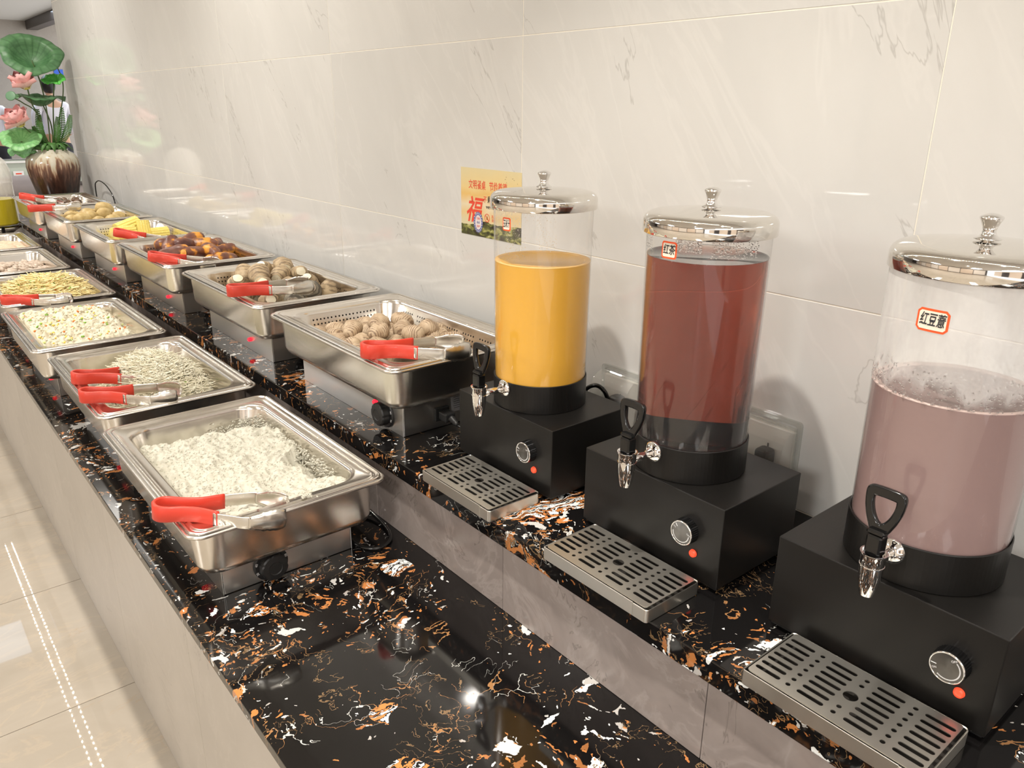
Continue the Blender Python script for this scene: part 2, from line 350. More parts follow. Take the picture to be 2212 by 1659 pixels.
# ------------------------------------------------------------------ setting
def tile_set(parent, mesh_cache, name, origin_fn, spans_u, spans_v, thick, axis, m, gap=0.0009):
    """tiles as children; axis 'x' (wall facing -x), 'z' (floor)"""
    for u0, u1 in spans_u:
        for v0, v1 in spans_v:
            su, sv = u1-u0-gap, v1-v0-gap
            key = (round(su, 4), round(sv, 4), axis, thick)
            if key not in mesh_cache:
                size = (thick, su, sv) if axis == 'x' else (su, sv, thick)
                me = box(size, 0.0006, 1); me.materials.append(m); mesh_cache[key] = me
            o = bpy.data.objects.new(name, mesh_cache[key]); COL.objects.link(o); o.parent = parent
            o.location = origin_fn((u0+u1)/2, (v0+v1)/2)
def spans(a, b, start, step):
    ks = [a]; k = math.ceil((a-start)/step+1e-6)
    while start+k*step < b-1e-4:
        ks.append(start+k*step); k += 1
    ks.append(b); return list(zip(ks[:-1], ks[1:]))
wall = struct('wall_right', box((0.12, YEND-Y0, CEIL), center=(WX+0.0007+0.06, (YEND+Y0)/2, CEIL/2)), M['grout_light'], label='pale polished stone tile wall behind the buffet')
tile_set(wall, {}, 'wall_tile', lambda u, v: (WX+0.004, u, v), spans(Y0, YEND, 0.458, 0.8), [(ZB, 1.109)]+spans(1.109, CEIL, 1.109, 0.3975), 0.008, 'x', M['wall'], 0.0016)
floor = struct('floor', box((9, 18.5, 0.1), center=(-1.2, 6.7, -0.062)), M['grout'], label='glossy cream floor tiles')
tile_set(floor, {}, 'floor_tile', lambda u, v: (u, v, -0.005), [(XFACE-0.586*k-0.586, XFACE-0.586*k+(0.025 if k == 0 else 0)) for k in range(7)], spans(-2.0, 11.0, 1.834, 0.586), 0.01, 'z', M['floor'], 0.002)
tile_set(floor, {}, 'floor_tile', lambda u, v: (u, v, -0.005), [(XFACE+0.586*k, XFACE+0.586*(k+1)) for k in range(5)], spans(5.4, 15.3, 1.834, 0.586), 0.01, 'z', M['floor'], 0.002)
M['ceiling'] = simple('ceiling_paint', (0.64, 0.62, 0.59), 0.7)
M['backwall'] = stone_tile('far_wall_finish', (0.32, 0.285, 0.25), (0.38, 0.34, 0.30), (0.42, 0.38, 0.34), (0.2, 0.18, 0.16), 0.35)
M['beige_panel'] = simple('beige_wall_panel', (0.62, 0.50, 0.40), 0.35)
M['cavity_shade'] = simple('shade_dark_steel_inside', (0.05, 0.045, 0.04), 0.5, 0.6)  # dark colour stands in for shade inside warmer pans and drip trays
M['dark_trim'] = simple('dark_brown_trim', (0.045, 0.035, 0.032), 0.4)
struct('ceiling', box((9, 18.5, 0.1), center=(-1.2, 6.7, CEIL+0.05)), M['ceiling'], label='grey painted ceiling')
wb = struct('wall_back', box((9, 0.12, CEIL), center=(-1.2, 15.4, CEIL/2)), M['backwall'], label='far grey stone wall beyond the buffet room')
wf = struct('wall_front', box((9, 0.12, CEIL), center=(-1.2, -4.2, CEIL/2)), M['beige_panel'], label='wall behind the camera with dark door panels')
for k, (x, w_) in enumerate(((0.6, 1.0), (-1.0, 0.5), (-3.4, 1.2))): link('dark_panel', box((w_, 0.03, 2.15), 0.004, 1), M['dark_trim'], wf, (x, -4.12, 1.1))
wl = struct('wall_left', box((0.12, 18, CEIL), center=(-5.0, 6.4, CEIL/2)), M['dark_trim'], label='opposite wall with beige panels')
for k in range(9):
    link('wall_panel', box((0.02, 1.42, 2.2), 0.004, 1), M['beige_panel'] if k % 2 else simple('pale_wall_panel', (0.72, 0.65, 0.58), 0.4), wl, (-4.93, -1.6+k*1.5, 1.25))
struct('trim_1', box((0.16, 4.6, 0.13), 0.004, 1, (2.70, 13.0, CEIL-0.065)), M['dark_trim'], label='dark ceiling beam beyond the end of the wall')
struct('trim_2', box((0.05, 0.012, CEIL-ZB), 0.003, 1, (WX+0.029, YEND+0.005, (CEIL+ZB)/2)), simple('corner_trim', (0.55, 0.45, 0.33), 0.4), label='beige edge strip closing the end of the tile wall')
# counters
lower = struct('counter_lower', box((XB+0.03-XFACE-0.01, YC-Y0, ZL-0.02), center=((XB+0.03+XFACE+0.01)/2, (YC+Y0)/2, (ZL-0.02)/2)), M['grout'])
del lower['kind']; lower.name = 'buffet_counter'
tag(lower, 'long lower buffet counter with a black marble top and beige tiled front', 'counter')
link('countertop', box((XR+0.02-XF, YC-Y0, 0.018), 0.0012, 2, ((XR+0.02+XF)/2, (YC+Y0)/2, ZL-0.009)), M['marble'], lower)
cache = {}
def tiles_into(parent, name, x, ys, zs, thick, m):
    for a, b_ in ys:
        for c, d in zs:
            key = (name, round(b_-a, 4), round(d-c, 4))
            if key not in cache:
                me = box((thick, b_-a-0.001, d-c-0.001), 0.0005, 1); me.materials.append(m); cache[key] = me
            o = bpy.data.objects.new(name, cache[key]); COL.objects.link(o); o.parent = parent; o.location = (x, (a+b_)/2, (c+d)/2)
tiles_into(lower, 'front_tile', XFACE+0.005, spans(Y0, YC, 1.834, 0.586), [(0.0, ZL-0.0185)], 0.01, M['face'])
upper = tag(link('raised_counter', box((WX-XR-0.01, YC-Y0, ZB-0.033-ZL), center=((WX+XR+0.01)/2-0.001, (YC+Y0)/2, (ZB-0.033+ZL)/2)), M['grout']), 'raised rear buffet shelf against the wall with black marble top', 'counter')
mt2 = marble_black('black_marble_rear', 4.37)
link('countertop', box((WX-XB-0.001, YC-Y0, 0.0325), 0.0015, 2, ((WX+XB)/2-0.0005, (YC+Y0)/2, ZB-0.01625)), mt2, upper)
tiles_into(upper, 'riser_tile', XR+0.004, spans(Y0, YC, 0.433, 0.392), [(ZL, ZB-0.0328)], 0.008, M['riser'])
for i, (x, y, p) in enumerate(SPOTS):
    dl = thing('downlight', 'round recessed ceiling downlight, '+['nearest the drink dispensers', 'above the middle of the buffet', 'above the far end of the buffet', 'first of the middle row', 'second of the middle row', 'third of the middle row', 'first of the left row', 'second of the left row', 'added fill, behind the camera', 'right one in the room beyond', 'left one in the room beyond', 'between the camera and the right dispenser'][i], 'light', (x, y, CEIL), group='recessed ceiling downlights')
    link('trim_ring', lathe([(0.042, -0.001), (0.055, -0.001), (0.055, -0.008), (0.044, -0.010), (0.042, -0.001)], 24), M['print_white'], dl)
PL = ['added fill, farthest left, over the aisle', 'added fill, over the aisle behind the camera on the left', 'added fill, behind the camera', 'bluish, nearest the buffet wall', 'added fill, beyond the aisle at the left back']
for (x, y, a_, b_, pw, cl), pl in zip(PANELS, PL):
    tag(link('ceiling_panel_and_fill_light', boxes([((a_+0.06, 0.02, 0.025), (0, b_/2+0.01, -0.0125)), ((a_+0.06, 0.02, 0.025), (0, -b_/2-0.01, -0.0125)), ((0.02, b_+0.04, 0.025), (a_/2+0.02, 0, -0.0125)), ((0.02, b_+0.04, 0.025), (-a_/2-0.02, 0, -0.0125))]), M['print_white'], None, (x, y, CEIL-0.001)), 'flat rectangular ceiling panel light, '+pl, 'light', 'flat ceiling panel lights')
for x in (0.41, 0.465):
    st = tag(link('led_strip', box((0.014, 9.0, 0.006)), M['print_white'], None, (x, 3.6, CEIL-0.003)), ('left' if x < 0.43 else 'right')+' run of two parallel dotted led strips along the ceiling', 'light')
    bb = boxes([((0.004, 0.010, 0.003), (0, -4.45+0.06*k, -0.0045)) for k in range(149)])
    q = link('led_dots', bb, M['led_strip'], st); q['kind'] = 'stuff'

# ------------------------------------------------------------------ chafing dishes and food pans
def perforated_rings(): return None
def water_pan_mesh(depth, H=(0.1725, 0.270)):
    hx, hy = H; z = 0.0
    R_ = [(hx-0.050, hy-0.050, 0.03, -depth), (hx-0.030, hy-0.030, 0.03, -depth+0.0015), (hx-0.0225, hy-0.0225, 0.032, -depth+0.007), (hx-0.018, hy-0.018, 0.036, -depth+0.018), (hx-0.0145, hy-0.0145, 0.042, -0.014), (hx-0.013, hy-0.013, 0.042, -0.009), (hx-0.008, hy-0.008, 0.034, -0.0075), (hx-0.001, hy-0.001, 0.026, -0.0085), (hx, hy, 0.026, -0.007),
          (hx, hy, 0.026, -0.0045), (hx-0.0015, hy-0.0015, 0.025, -0.003), (hx-0.004, hy-0.004, 0.024, -0.0035), (hx-0.007, hy-0.007, 0.024, -0.006), (hx-0.015, hy-0.015, 0.038, -0.0065), (hx-0.017, hy-0.017, 0.04, -0.012), (hx-0.0205, hy-0.0205, 0.034, -depth+0.02), (hx-0.032, hy-0.032, 0.03, -depth+0.004)]
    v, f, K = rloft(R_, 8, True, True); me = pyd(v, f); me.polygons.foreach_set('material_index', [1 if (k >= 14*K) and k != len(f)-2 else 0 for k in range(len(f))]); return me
PD = 0.080       # insert depth
def food_pan_mesh(perforated, depth=PD, H=(0.1665, 0.264)):
    hx, hy = H; n = 8
    t = 0.0011
    wt, wb_ = 0.0335, 0.047
    inner = [(hx, hy, 0.022, -0.004), (hx, hy, 0.022, -0.0012), (hx-0.0012, hy-0.0012, 0.0215, 0.0), (hx-0.0035, hy-0.0035, 0.021, 0.0), (hx-0.005, hy-0.005, 0.0205, -0.0022), (hx-0.0085, hy-0.0085, 0.02, -0.0024), (hx-0.0100, hy-0.0100, 0.019, -0.0006), (hx-0.0125, hy-0.0125, 0.019, -0.0004), (hx-0.0145, hy-0.0145, 0.022, -0.0026),
             (hx-0.026, hy-0.026, 0.040, -0.0030), (hx-0.0295, hy-0.0295, 0.044, -0.0040), (hx-0.0325, hy-0.0325, 0.046, -0.0075), (hx-wt, hy-wt, 0.046, -0.013), (hx-wt-0.001, hy-wt-0.001, 0.046, -0.0175), (hx-wb_+0.003, hy-wb_+0.003, 0.040, -depth+0.024), (hx-wb_, hy-wb_, 0.038, -depth+0.012), (hx-wb_-0.006, hy-wb_-0.006, 0.034, -depth+0.003), (hx-wb_-0.016, hy-wb_-0.016, 0.03, -depth)]
    v, f, K = rloft(inner, n, False, True, skip=({13} if perforated else None))
    # outer skin
    outer = [(a+t, b+t, r, z-t*0.6) if z < -0.006 else (a, b, r, z-t) for a, b, r, z in inner]
    v2, f2, _ = rloft(outer, n, False, True, skip=({13} if perforated else None))
    off = len(v); v += v2; f += [tuple(off+i for i in q[::-1]) for q in f2]
    for i in range(K): f.append((i, off+i, off+(i+1) % K, (i+1) % K))
    me = pyd(v, f)
    if not perforated: return me, None
    # four panels with real round holes
    A = inner[13]; B = inner[14]; bmj = bmesh.new()
    for side in range(4):
        if side % 2: La, Lb, da, db = A[0]-A[2], B[0]-B[2], A[1], B[1]
        else: La, Lb, da, db = A[1]-A[2], B[1]-B[2], A[0], B[0]
        Hh = A[3]-B[3]; Ln = La*2; nc = 3 if side % 2 else 6
        cw = Ln/nc; holes = []
        for c in range(nc):
            for i in range(6 if nc == 3 else 5):
                for j in range(4):
                    px = -La+cw*(c+0.5)+(i-(2.5 if nc == 3 else 2))*0.0093; pz = -0.008-0.0105*j
                    holes.append(circ(px, pz, 0.0021, 8))
        pm = plate([(-La, 0), (La, 0), (La, -Hh), (-La, -Hh)], holes)
        # remap
        for vv in pm.vertices:
            u, w_ = vv.co.x, -vv.co.y/Hh; s = u*(1+(Lb/La-1)*w_); d = da+(db-da)*w_; zz = A[3]-w_*Hh
            p = Vector((d, s, zz)) if side == 0 else Vector((-s, d, zz)) if side == 1 else Vector((-d, -s, zz)) if side == 2 else Vector((s, -d, zz))
            vv.co = p
        bmj.from_mesh(pm); bpy.data.meshes.remove(pm)
    return me, bm_mesh(bmj)
FP_PLAIN, _ = food_pan_mesh(False); FP_PERF, FP_HOLES = food_pan_mesh(True)
for me in (FP_PLAIN, FP_PERF, FP_HOLES):
    me.materials.append(M['steel_pan'])
for me in (FP_PLAIN, FP_PERF):
    for p in me.polygons: p.use_smooth = True
def knob_meshes():
    n = 72; pts = []
    dial = lathe([(0.0, 0.0), (0.030, 0.0), (0.030, 0.003), (0.028, 0.005), (0.0, 0.005)], 48)
    v = []; f = []
    prof = [(0.0235, 0.005), (0.0235, 0.019), (0.0215, 0.0215), (0.012, 0.0225), (0.0105, 0.0215), (0.0, 0.0215)]
    for r, z in prof:
        for i in range(n):
            a = 2*PI*i/n; s = 1-0.055*max(0, math.cos(a*7))**3*(1 if r > 0.02 else 0); v.append((r*s*math.cos(a), r*s*math.sin(a), z))
    for j in range(len(prof)-1):
        for i in range(n): f.append((j*n+i, j*n+(i+1) % n, (j+1)*n+(i+1) % n, (j+1)*n+i))
    kn = pyd(v, f)
    bmj = bmesh.new()
    for k, s in enumerate(['30', '40', '50', '60', '70', '80', '90']):
        a = PI*1.12-k*PI*0.205
        tm = text_mesh(s, 0.0062, 0.0001); rot = Matrix.Rotation(a-PI/2, 4, 'Z')
        tm.transform(rot @ Matrix.Translation((0, 0.0268, 0.0052))); bmj.from_mesh(tm)
    return dial, kn, bm_mesh(bmj)
DIAL, KNOB, KNUM = knob_meshes()
LAMP = lathe([(0.0, 0.009), (0.0035, 0.0085), (0.0052, 0.006), (0.0055, 0.0), (0.0, 0.0)], 16)
def chafer(name_label, xc, ynear, ztop, zc, rot=0.0, knob='end', inset_label=None, plug=False, holes=True):
    """base + water pan; local origin at counter, under pan centre"""
    yc = ynear+0.27
    t = thing('chafing_dish', name_label, 'food warmer', (xc, yc, zc), (0, 0, rot), group='electric food warmers')
    zt = ztop-zc
    depth = 0.094; bh = zt-depth-0.001
    # folded sheet-steel housing, open seams at the corners
    hx, hy = 0.1175, 0.216
    hs = link('housing', boxes([((0.0016, hy*2, bh), (-hx, 0, bh/2)), ((0.0016, hy*2, bh), (hx, 0, bh/2)), ((hx*2-0.003, 0.0016, bh-0.002), (0, -hy+0.001, bh/2)), ((hx*2-0.003, 0.0016, bh-0.002), (0, hy-0.001, bh/2)), ((hx*2-0.004, hy*2-0.004, 0.002), (0, 0, bh-0.003))], 0.0005), M['steel_base'], t)
    wp = water_pan_mesh(depth); link('water_pan', wp, [M['steel'], M['cavity_shade']], t, (0, 0, zt), smooth=True)
    lp = link('indicator_lamp', LAMP.copy(), M['lamp_red'], t, (-hx-0.0008, -hy+(0.098 if knob == 'side' else 0.135 if zc > 0.7 else 0.088), 0.030 if knob != 'side' else 0.046), (0, -PI/2, 0)); 
    if knob == 'end': loc, r = (-0.035, -hy-0.0005, 0.030), (PI/2, 0, 0)
    else: loc, r = (-hx-0.0008, -hy+0.062, 0.0335), (PI/2, 0, -PI/2)
    k = link('control_knob', KNOB.copy(), M['black_matte'], t, loc, r)
    link('dial', DIAL.copy(), M['black_matte'], k); link('numbers', KNUM.copy(), M['print_white'], k)
    if plug:
        lab = link('rating_label', plate(rrect(0.0275, 0.0185, 0.003, 4), [], 0.0004), M['label_grey'], t, (0.022, -hy-0.0004, 0.044), (PI/2, 0, 0))
        bmj = bmesh.new()
        for i in range(6):
            box_bm((0.038-(i > 2)*0.013-(i % 2)*0.003, 0.0009, 0.0002), 0, 1, (-0.003-(i > 2)*0.007, 0.012-i*0.0045, 0.0004), bmj)
        tm = text_mesh('C\u0404', 0.011, 0.0001); tm.transform(Matrix.Translation((0.0165, -0.008, 0.0004))); bmj.from_mesh(tm)
        link('printing', bm_mesh(bmj), M['print_black'], lab)
        link('power_inlet', box((0.034, 0.006, 0.028), 0.002, 2), M['black_matte'], t, (-0.030, -hy-0.0025, 0.030))
    return t
# x of the outer left rim edge, near y
UP = [(0.6665, 1.144), (0.661, 1.741), (0.645, 2.362), (0.628, 2.937), (0.614, 3.547), (0.600, 4.170)]
LO = [(0.278, 1.088), (0.290, 1.692), (0.268, 2.290), (0.284, 2.900), (0.262, 3.497), (0.264, 4.090)]
ZU = CAMZ-0.443; ZLR = CAMZ-0.612
up_names = ['whole taro', 'sliced yam', 'sweet potatoes', 'corn', 'potatoes', 'small dark tubers']
lo_names = ['white rice', 'thin rice noodles', 'pale fried rice', 'yellow noodles', 'greyish stewed slices', 'pinkish paste']
PANS = {}
for i, (x, y) in enumerate(UP):
    c = chafer('steel electric food warmer on the raised shelf, holding the perforated pan of '+up_names[i], x+0.1725, y, ZU, ZB, knob='side' if i == 0 else 'end', plug=(i == 0))
    c.location.x = max(c.location.x, 0)  # stands clear of the wall
    p = thing('food_pan', 'perforated steel insert pan holding the '+up_names[i], 'pan', (x+0.1725, y+0.27, ZU), group='perforated insert pans')
    link('pan_body', FP_PERF, None, p); link('perforated_side', FP_HOLES, None, p); PANS['U%d' % i] = p
for i, (x, y) in enumerate(LO):
    c = chafer('steel electric food warmer on the lower counter, holding the pan of '+lo_names[i], x+0.1725, y, ZLR, ZL)
    p = tag(link('food_pan', FP_PLAIN, None, None, (x+0.1725, y+0.27, ZLR)), 'plain steel insert pan holding the '+lo_names[i], 'pan', 'plain insert pans'); PANS['L%d' % i] = p

# ------------------------------------------------------------------ tongs
def tongs_parts(spread=0.030, tip_gap=0.03, close=1.0):
    def side(s):
        pts = [(0.0, 0.0), (0.0015, 0.006), (0.006, 0.0125), (0.014, 0.0165), (0.026, 0.0170), (0.040, 0.0150), (0.052, 0.0150), (0.070, 0.0175), (0.100, spread*0.78)]
        return [(x, y*s) for x, y in pts]
    return side
def strip(path, w0, th, m, wfun=None):
    """vertical flat strip following a 2-D path; returns mesh (with thickness)"""
    v = []; f = []; n = len(path)
    for i, (x, y) in enumerate(path):
        a = path[max(i-1, 0)]; b = path[min(i+1, n-1)]; t = Vector((b[0]-a[0], b[1]-a[1])).normalized(); nx, ny = -t.y*th/2, t.x*th/2
        w = wfun(i/(n-1)) if wfun else w0
        for sx, sz in ((1, -0.5), (1, -0.44), (1, 0.44), (1, 0.5), (-1, 0.5), (-1, 0.44), (-1, -0.44), (-1, -0.5)):
            k = 1.0 if abs(sz) < 0.45 else 0.45
            v.append((x+nx*sx*k, y+ny*sx*k, w*sz))
    K = 8
    for i in range(n-1):
        for k in range(K): f.append((i*K+k, i*K+(k+1) % K, (i+1)*K+(k+1) % K, (i+1)*K+k))
    f.append(tuple(range(K))[::-1]); f.append(tuple((n-1)*K+k for k in range(K))); return pyd(v, f)
def make_tongs(label, loc, yaw, pitch=0.0, spread=0.038, roll=0.0):
    t = thing('serving_tongs', label, 'tongs', loc, (roll, pitch, yaw), group='red handled serving tongs')
    side = tongs_parts(spread)
    full = [Vector((x, y, 0)) for x, y in side(-1)[::-1]]+[Vector((x, y, 0)) for x, y in side(1)[1:]]
    path = [(p.x, p.y) for p in catmull(full, 5)]
    me = strip(path, 0.027, 0.0062, None, lambda u: 0.026+0.003*max(0, math.cos((u-0.5)*2*PI))); link('red_grip', me, M['red'], t, smooth=True)
    for s in (1, -1):
        y0 = spread*0.78
        ap = catmull([(0.092, s*y0, 0), (0.115, s*(y0+0.006), 0), (0.138, s*(y0+0.012), 0), (0.150, s*(y0+0.013), 0)], 4)
        arm = link('arm', strip([(p.x, p.y) for p in ap], 0.02, 0.0016, None, lambda u: 0.021), M['steel_tong'], t, smooth=True)
        # scalloped, slightly cupped head
        n = 14; mcols = 5; v = []; f = []
        for i in range(n+1):
            u = i/n; x = 0.146+0.054*u; half = 0.0100+0.0070*math.sin(min(u*1.25, 1)*PI/2)
            half *= (1 if u < 0.92 else 0.86); half += 0.0022*abs(math.sin(u*PI*6))*(u > 0.3)
            yy = y0+0.013-0.014*u**2
            for j in range(mcols+1):
                q = (j/mcols*2-1); v.append((x+0.002*(abs(q) < 0.5)*(u > 0.95), s*(yy-0.006*q*q*min(1, u*2)), half*q))
        for i in range(n):
            for j in range(mcols): f.append((i*(mcols+1)+j, i*(mcols+1)+j+1, (i+1)*(mcols+1)+j+1, (i+1)*(mcols+1)+j))
        me = pyd(v, f); h = link('tong_head', me, M['steel_tong'], t, smooth=True)
        mod = h.modifiers.new('s', 'SOLIDIFY'); mod.thickness = 0.0012
    return t
D2 = PI/180
TG = [('in the pan of white rice', (0.258, 1.185, ZLR+0.017), -29, 6), ('farther of the two in the pan of thin rice noodles', (0.300, 1.962, ZLR+0.014), -9, 7), ('nearer of the two in the pan of thin rice noodles', (0.286, 1.812, ZLR+0.017), -27, 3),
      ('in the pan of yellow noodles', (0.293, 2.945, ZLR+0.013), -22, 4), ('on the pan of whole taro', (0.666, 1.243, ZU+0.017), -23, 3), ('on the pan of sliced yam', (0.650, 1.872, ZU+0.018), -14, 1),
      ('on the pan of sweet potatoes', (0.644, 2.500, ZU+0.013), -34, 9), ('in the pan of corn', (0.690, 3.085, ZU+0.010), -36, 12), ('reaching into the pan of potatoes', (0.560, 3.945, ZU+0.016), -14, -1), ('on the farthest raised pan', (0.618, 4.520, ZU+0.018), -44, 8)]
for lb, loc, yaw, pitch in TG: make_tongs('red handled steel tongs '+lb, loc, yaw*D2, pitch*D2)

# ------------------------------------------------------------------ food
def vary(name, c1, c2, scale, rough=0.5, bstr=0.4, bd=0.002, det=4.0, sss=0.0):
    m, nt, b = mat(name); tc = N(nt, 'ShaderNodeTexCoord'); n = N(nt, 'ShaderNodeTexNoise', i_Scale=scale, i_Detail=det); L(nt, tc.outputs['Object'], n.inputs['Vector'])
    L(nt, ramp(nt, n.outputs['Fac'], [(0.35, c1), (0.65, c2)]).outputs[0], b.inputs['Base Color']); b.inputs['Roughness'].default_value = rough
    if bstr: bump(nt, b, n.outputs['Fac'], bstr, bd)
    if sss: b.inputs['Subsurface Weight'].default_value = sss; b.inputs['Subsurface Radius'].default_value = (1.0, 0.85, 0.6); b.inputs['Subsurface Scale'].default_value = 0.006
    return m
M['rice'] = vary('white_rice', (0.49, 0.47, 0.385), (0.55, 0.53, 0.45), 60, 0.7, 0.0)
M['ricenoodle'] = vary('rice_noodle', (0.74, 0.69, 0.52), (0.84, 0.80, 0.66), 40, 0.4, 0.1)
M['friedrice'] = vary('fried_rice', (0.60, 0.54, 0.40), (0.68, 0.64, 0.51), 30, 0.6, 0.1)
M['noodle'] = vary('yellow_noodle', (0.78, 0.62, 0.26), (0.88, 0.76, 0.42), 40, 0.4, 0.1)
M['stew'] = vary('stewed_slice', (0.46, 0.36, 0.28), (0.62, 0.52, 0.43), 50, 0.5, 0.5)
M['paste'] = vary('pinkish_paste', (0.58, 0.42, 0.29), (0.68, 0.52, 0.38), 40, 0.5, 0.4)
M['carrot'] = simple('carrot_bit', (0.78, 0.22, 0.04), 0.45); M['green'] = simple('green_onion_bit', (0.22, 0.42, 0.05), 0.45)
M['egg'] = simple('egg_bit', (0.80, 0.62, 0.12), 0.5); M['fungus'] = simple('black_fungus_bit', (0.015, 0.012, 0.012), 0.35); M['cabbage'] = simple('cabbage_bit', (0.56, 0.62, 0.22), 0.45)
def hfun_noise(x, y, s, seed): return noise.noise(Vector((x*s+seed, y*s-seed, seed*0.37)))
def heap(hx, hy, hfn, nx, ny, z0, lump, lscale, seed, edge_r=0.04):
    """closed lumpy height-field filling the pan; returns verts, faces arrays (quads) and sampler"""
    xs = np.linspace(-hx, hx, nx); ys = np.linspace(-hy, hy, ny); V = np.zeros((ny, nx, 3))
    for j, y in enumerate(ys):
        for i, x in enumerate(xs):
            h = hfn(x, y)
            if h > 0.0005 and lump < 0:
                p = Vector((x+seed, y, seed)); h += -lump*(noise.noise(p*48)*0.9+noise.noise(p*105)*0.62+noise.noise(p*210)*0.14)*min(1, h/0.008)
            elif h > 0.0005:
                p = Vector((x*lscale+seed, y*lscale, seed))
                d = noise.voronoi(p)[0]; h += lump*(0.5-(d[0]*1.25)**2)*min(1, h/0.01)+lump*0.35*noise.noise(p*2.7)
            h = max(h, 0.0)
            V[j, i] = (x, y, z0+h)
    idx = np.arange(nx*ny).reshape(ny, nx)
    F = np.stack([idx[:-1, :-1], idx[:-1, 1:], idx[1:, 1:], idx[1:, :-1]], -1).reshape(-1, 4)
    # drop cells lying on the pan floor
    hz = V[:, :, 2].reshape(-1)[F].max(1) > z0+0.0008; F = F[hz]
    return V.reshape(-1, 3), F
def samp(hfn, z0, hx, hy, n, seed=1):
    out = []; r = random.Random(seed)
    while len(out) < n:
        x, y = r.uniform(-hx, hx), r.uniform(-hy, hy); h = hfn(x, y)
        if h > 0.002 or (h > 0 and r.random() < 0.35): out.append((x, y, z0+h))
    return np.array(out)
def grains(P, ln, rad, seed, mats=(0,), probs=None, jz=0.003, up=0.35):
    """each grain an elongated 6-vertex spindle, 8 triangle-quads"""
    g = np.random.default_rng(seed); n = len(P)
    base = np.array([(-0.5, 0, 0), (-0.22, 1, 0), (-0.22, 0, 1), (-0.22, -1, 0), (-0.22, 0, -1), (0.25, 1, 0), (0.25, 0, 1), (0.25, -1, 0), (0.25, 0, -1), (0.5, 0, 0)], float)
    a = g.uniform(0, 2*PI, n); e = g.normal(0, up, n); l_ = ln*g.uniform(0.7, 1.25, n); r_ = rad*g.uniform(0.8, 1.25, n)
    dx = np.stack([np.cos(a)*np.cos(e), np.sin(a)*np.cos(e), np.sin(e)], -1); dy = np.stack([-np.sin(a), np.cos(a), 0*a], -1); dz = np.cross(dx, dy)
    V = P[:, None, :]+base[None, :, 0, None]*l_[:, None, None]*dx[:, None]+base[None, :, 1, None]*r_[:, None, None]*dy[:, None]+base[None, :, 2, None]*r_[:, None, None]*dz[:, None]
    V[:, :, 2] += g.uniform(0, jz, n)[:, None]
    q = [(1, 2, 6, 5), (2, 3, 7, 6), (3, 4, 8, 7), (4, 1, 5, 8), (0, 2, 1, 0), (0, 3, 2, 0), (0, 4, 3, 0), (0, 1, 4, 0)]
    tri = [(0, 2, 1), (0, 3, 2), (0, 4, 3), (0, 1, 4), (9, 5, 6), (9, 6, 7), (9, 7, 8), (9, 8, 5)]
    F4 = np.array(q[:4]); T3 = np.array(tri); F3 = np.concatenate([np.concatenate([F4[:, [0, 1, 2]], F4[:, [0, 2, 3]]]), T3])
    F = (F3[None]+np.arange(n)[:, None, None]*10).reshape(-1, 3)
    mi = np.repeat(g.choice(mats, n, p=probs), len(F3)); return V.reshape(-1, 3), F, mi
def strands(P, ln, rad, seed, segs=6, curl=2.2, mats=(0,), probs=None, up=0.25):
    g = np.random.default_rng(seed); n = len(P); k = 4
    a = g.uniform(0, 2*PI, n); da = g.normal(0, curl, (n, 1))+g.normal(0, curl*0.45, (n, segs)); ang = a[:, None]+np.cumsum(da/segs*1.5, 1); el = g.normal(0, up*0.6, (n, 1))+up*2.2*np.sin(1.15*ang+g.uniform(0, 2*PI, (n, 1))); st = ln*g.uniform(0.6, 1.3, n)/segs
    D = np.stack([np.cos(ang)*np.cos(el), np.sin(ang)*np.cos(el), np.sin(el)], -1)*st[:, None, None]
    C = np.concatenate([np.zeros((n, 1, 3)), np.cumsum(D, 1)], 1); C -= C.mean(1, keepdims=True); C[:, :, 2] = np.maximum(C[:, :, 2], -0.003); C += P[:, None]
    T = np.concatenate([D, D[:, -1:]], 1); T /= np.linalg.norm(T, axis=-1, keepdims=True); S = np.cross(T, [0, 0, 1.0]); S /= np.linalg.norm(S, axis=-1, keepdims=True)+1e-9; U = np.cross(S, T)
    R_ = rad*g.uniform(0.8, 1.2, n)[:, None, None]
    V = np.stack([C+(S*math.cos(2*PI*i/k)+U*math.sin(2*PI*i/k))*R_ for i in range(k)], 2).reshape(n, -1, 3)
    F1 = np.array([(s*k+i, s*k+(i+1) % k, (s+1)*k+(i+1) % k, (s+1)*k+i) for s in range(segs) for i in range(k)])
    F1 = np.concatenate([F1[:, [0, 1, 2]], F1[:, [0, 2, 3]]])
    F = (F1[None]+np.arange(n)[:, None, None]*((segs+1)*k)).reshape(-1, 3)
    mi = np.repeat(g.choice(mats, n, p=probs), len(F1)); return V.reshape(-1, 3), F, mi
def compose(name, pan, parts, mats_, label, cat):
    vs = []; fs = []; mi = []; off = 0
    for v, f, m in parts:
        f = np.asarray(f)
        if f.shape[1] == 4: f = np.concatenate([f[:, [0, 1, 2]], f[:, [0, 2, 3]]]); m = np.tile(m, 2) if isinstance(m, np.ndarray) else m
        vs.append(v); fs.append(f+off); mi.append(m if isinstance(m, np.ndarray) else np.full(len(f), m)); off += len(v)
    me = nmesh(np.concatenate(vs), np.concatenate(fs), np.concatenate(mi)); me.polygons.foreach_set('use_smooth', np.ones(len(me.polygons), bool))
    p = PANS[pan]; o = link(name, me, mats_, None, p.location)
    return tag(o, label, cat, None, 'stuff')
FX, FY, FZ = 0.1235, 0.220, -PD+0.0005
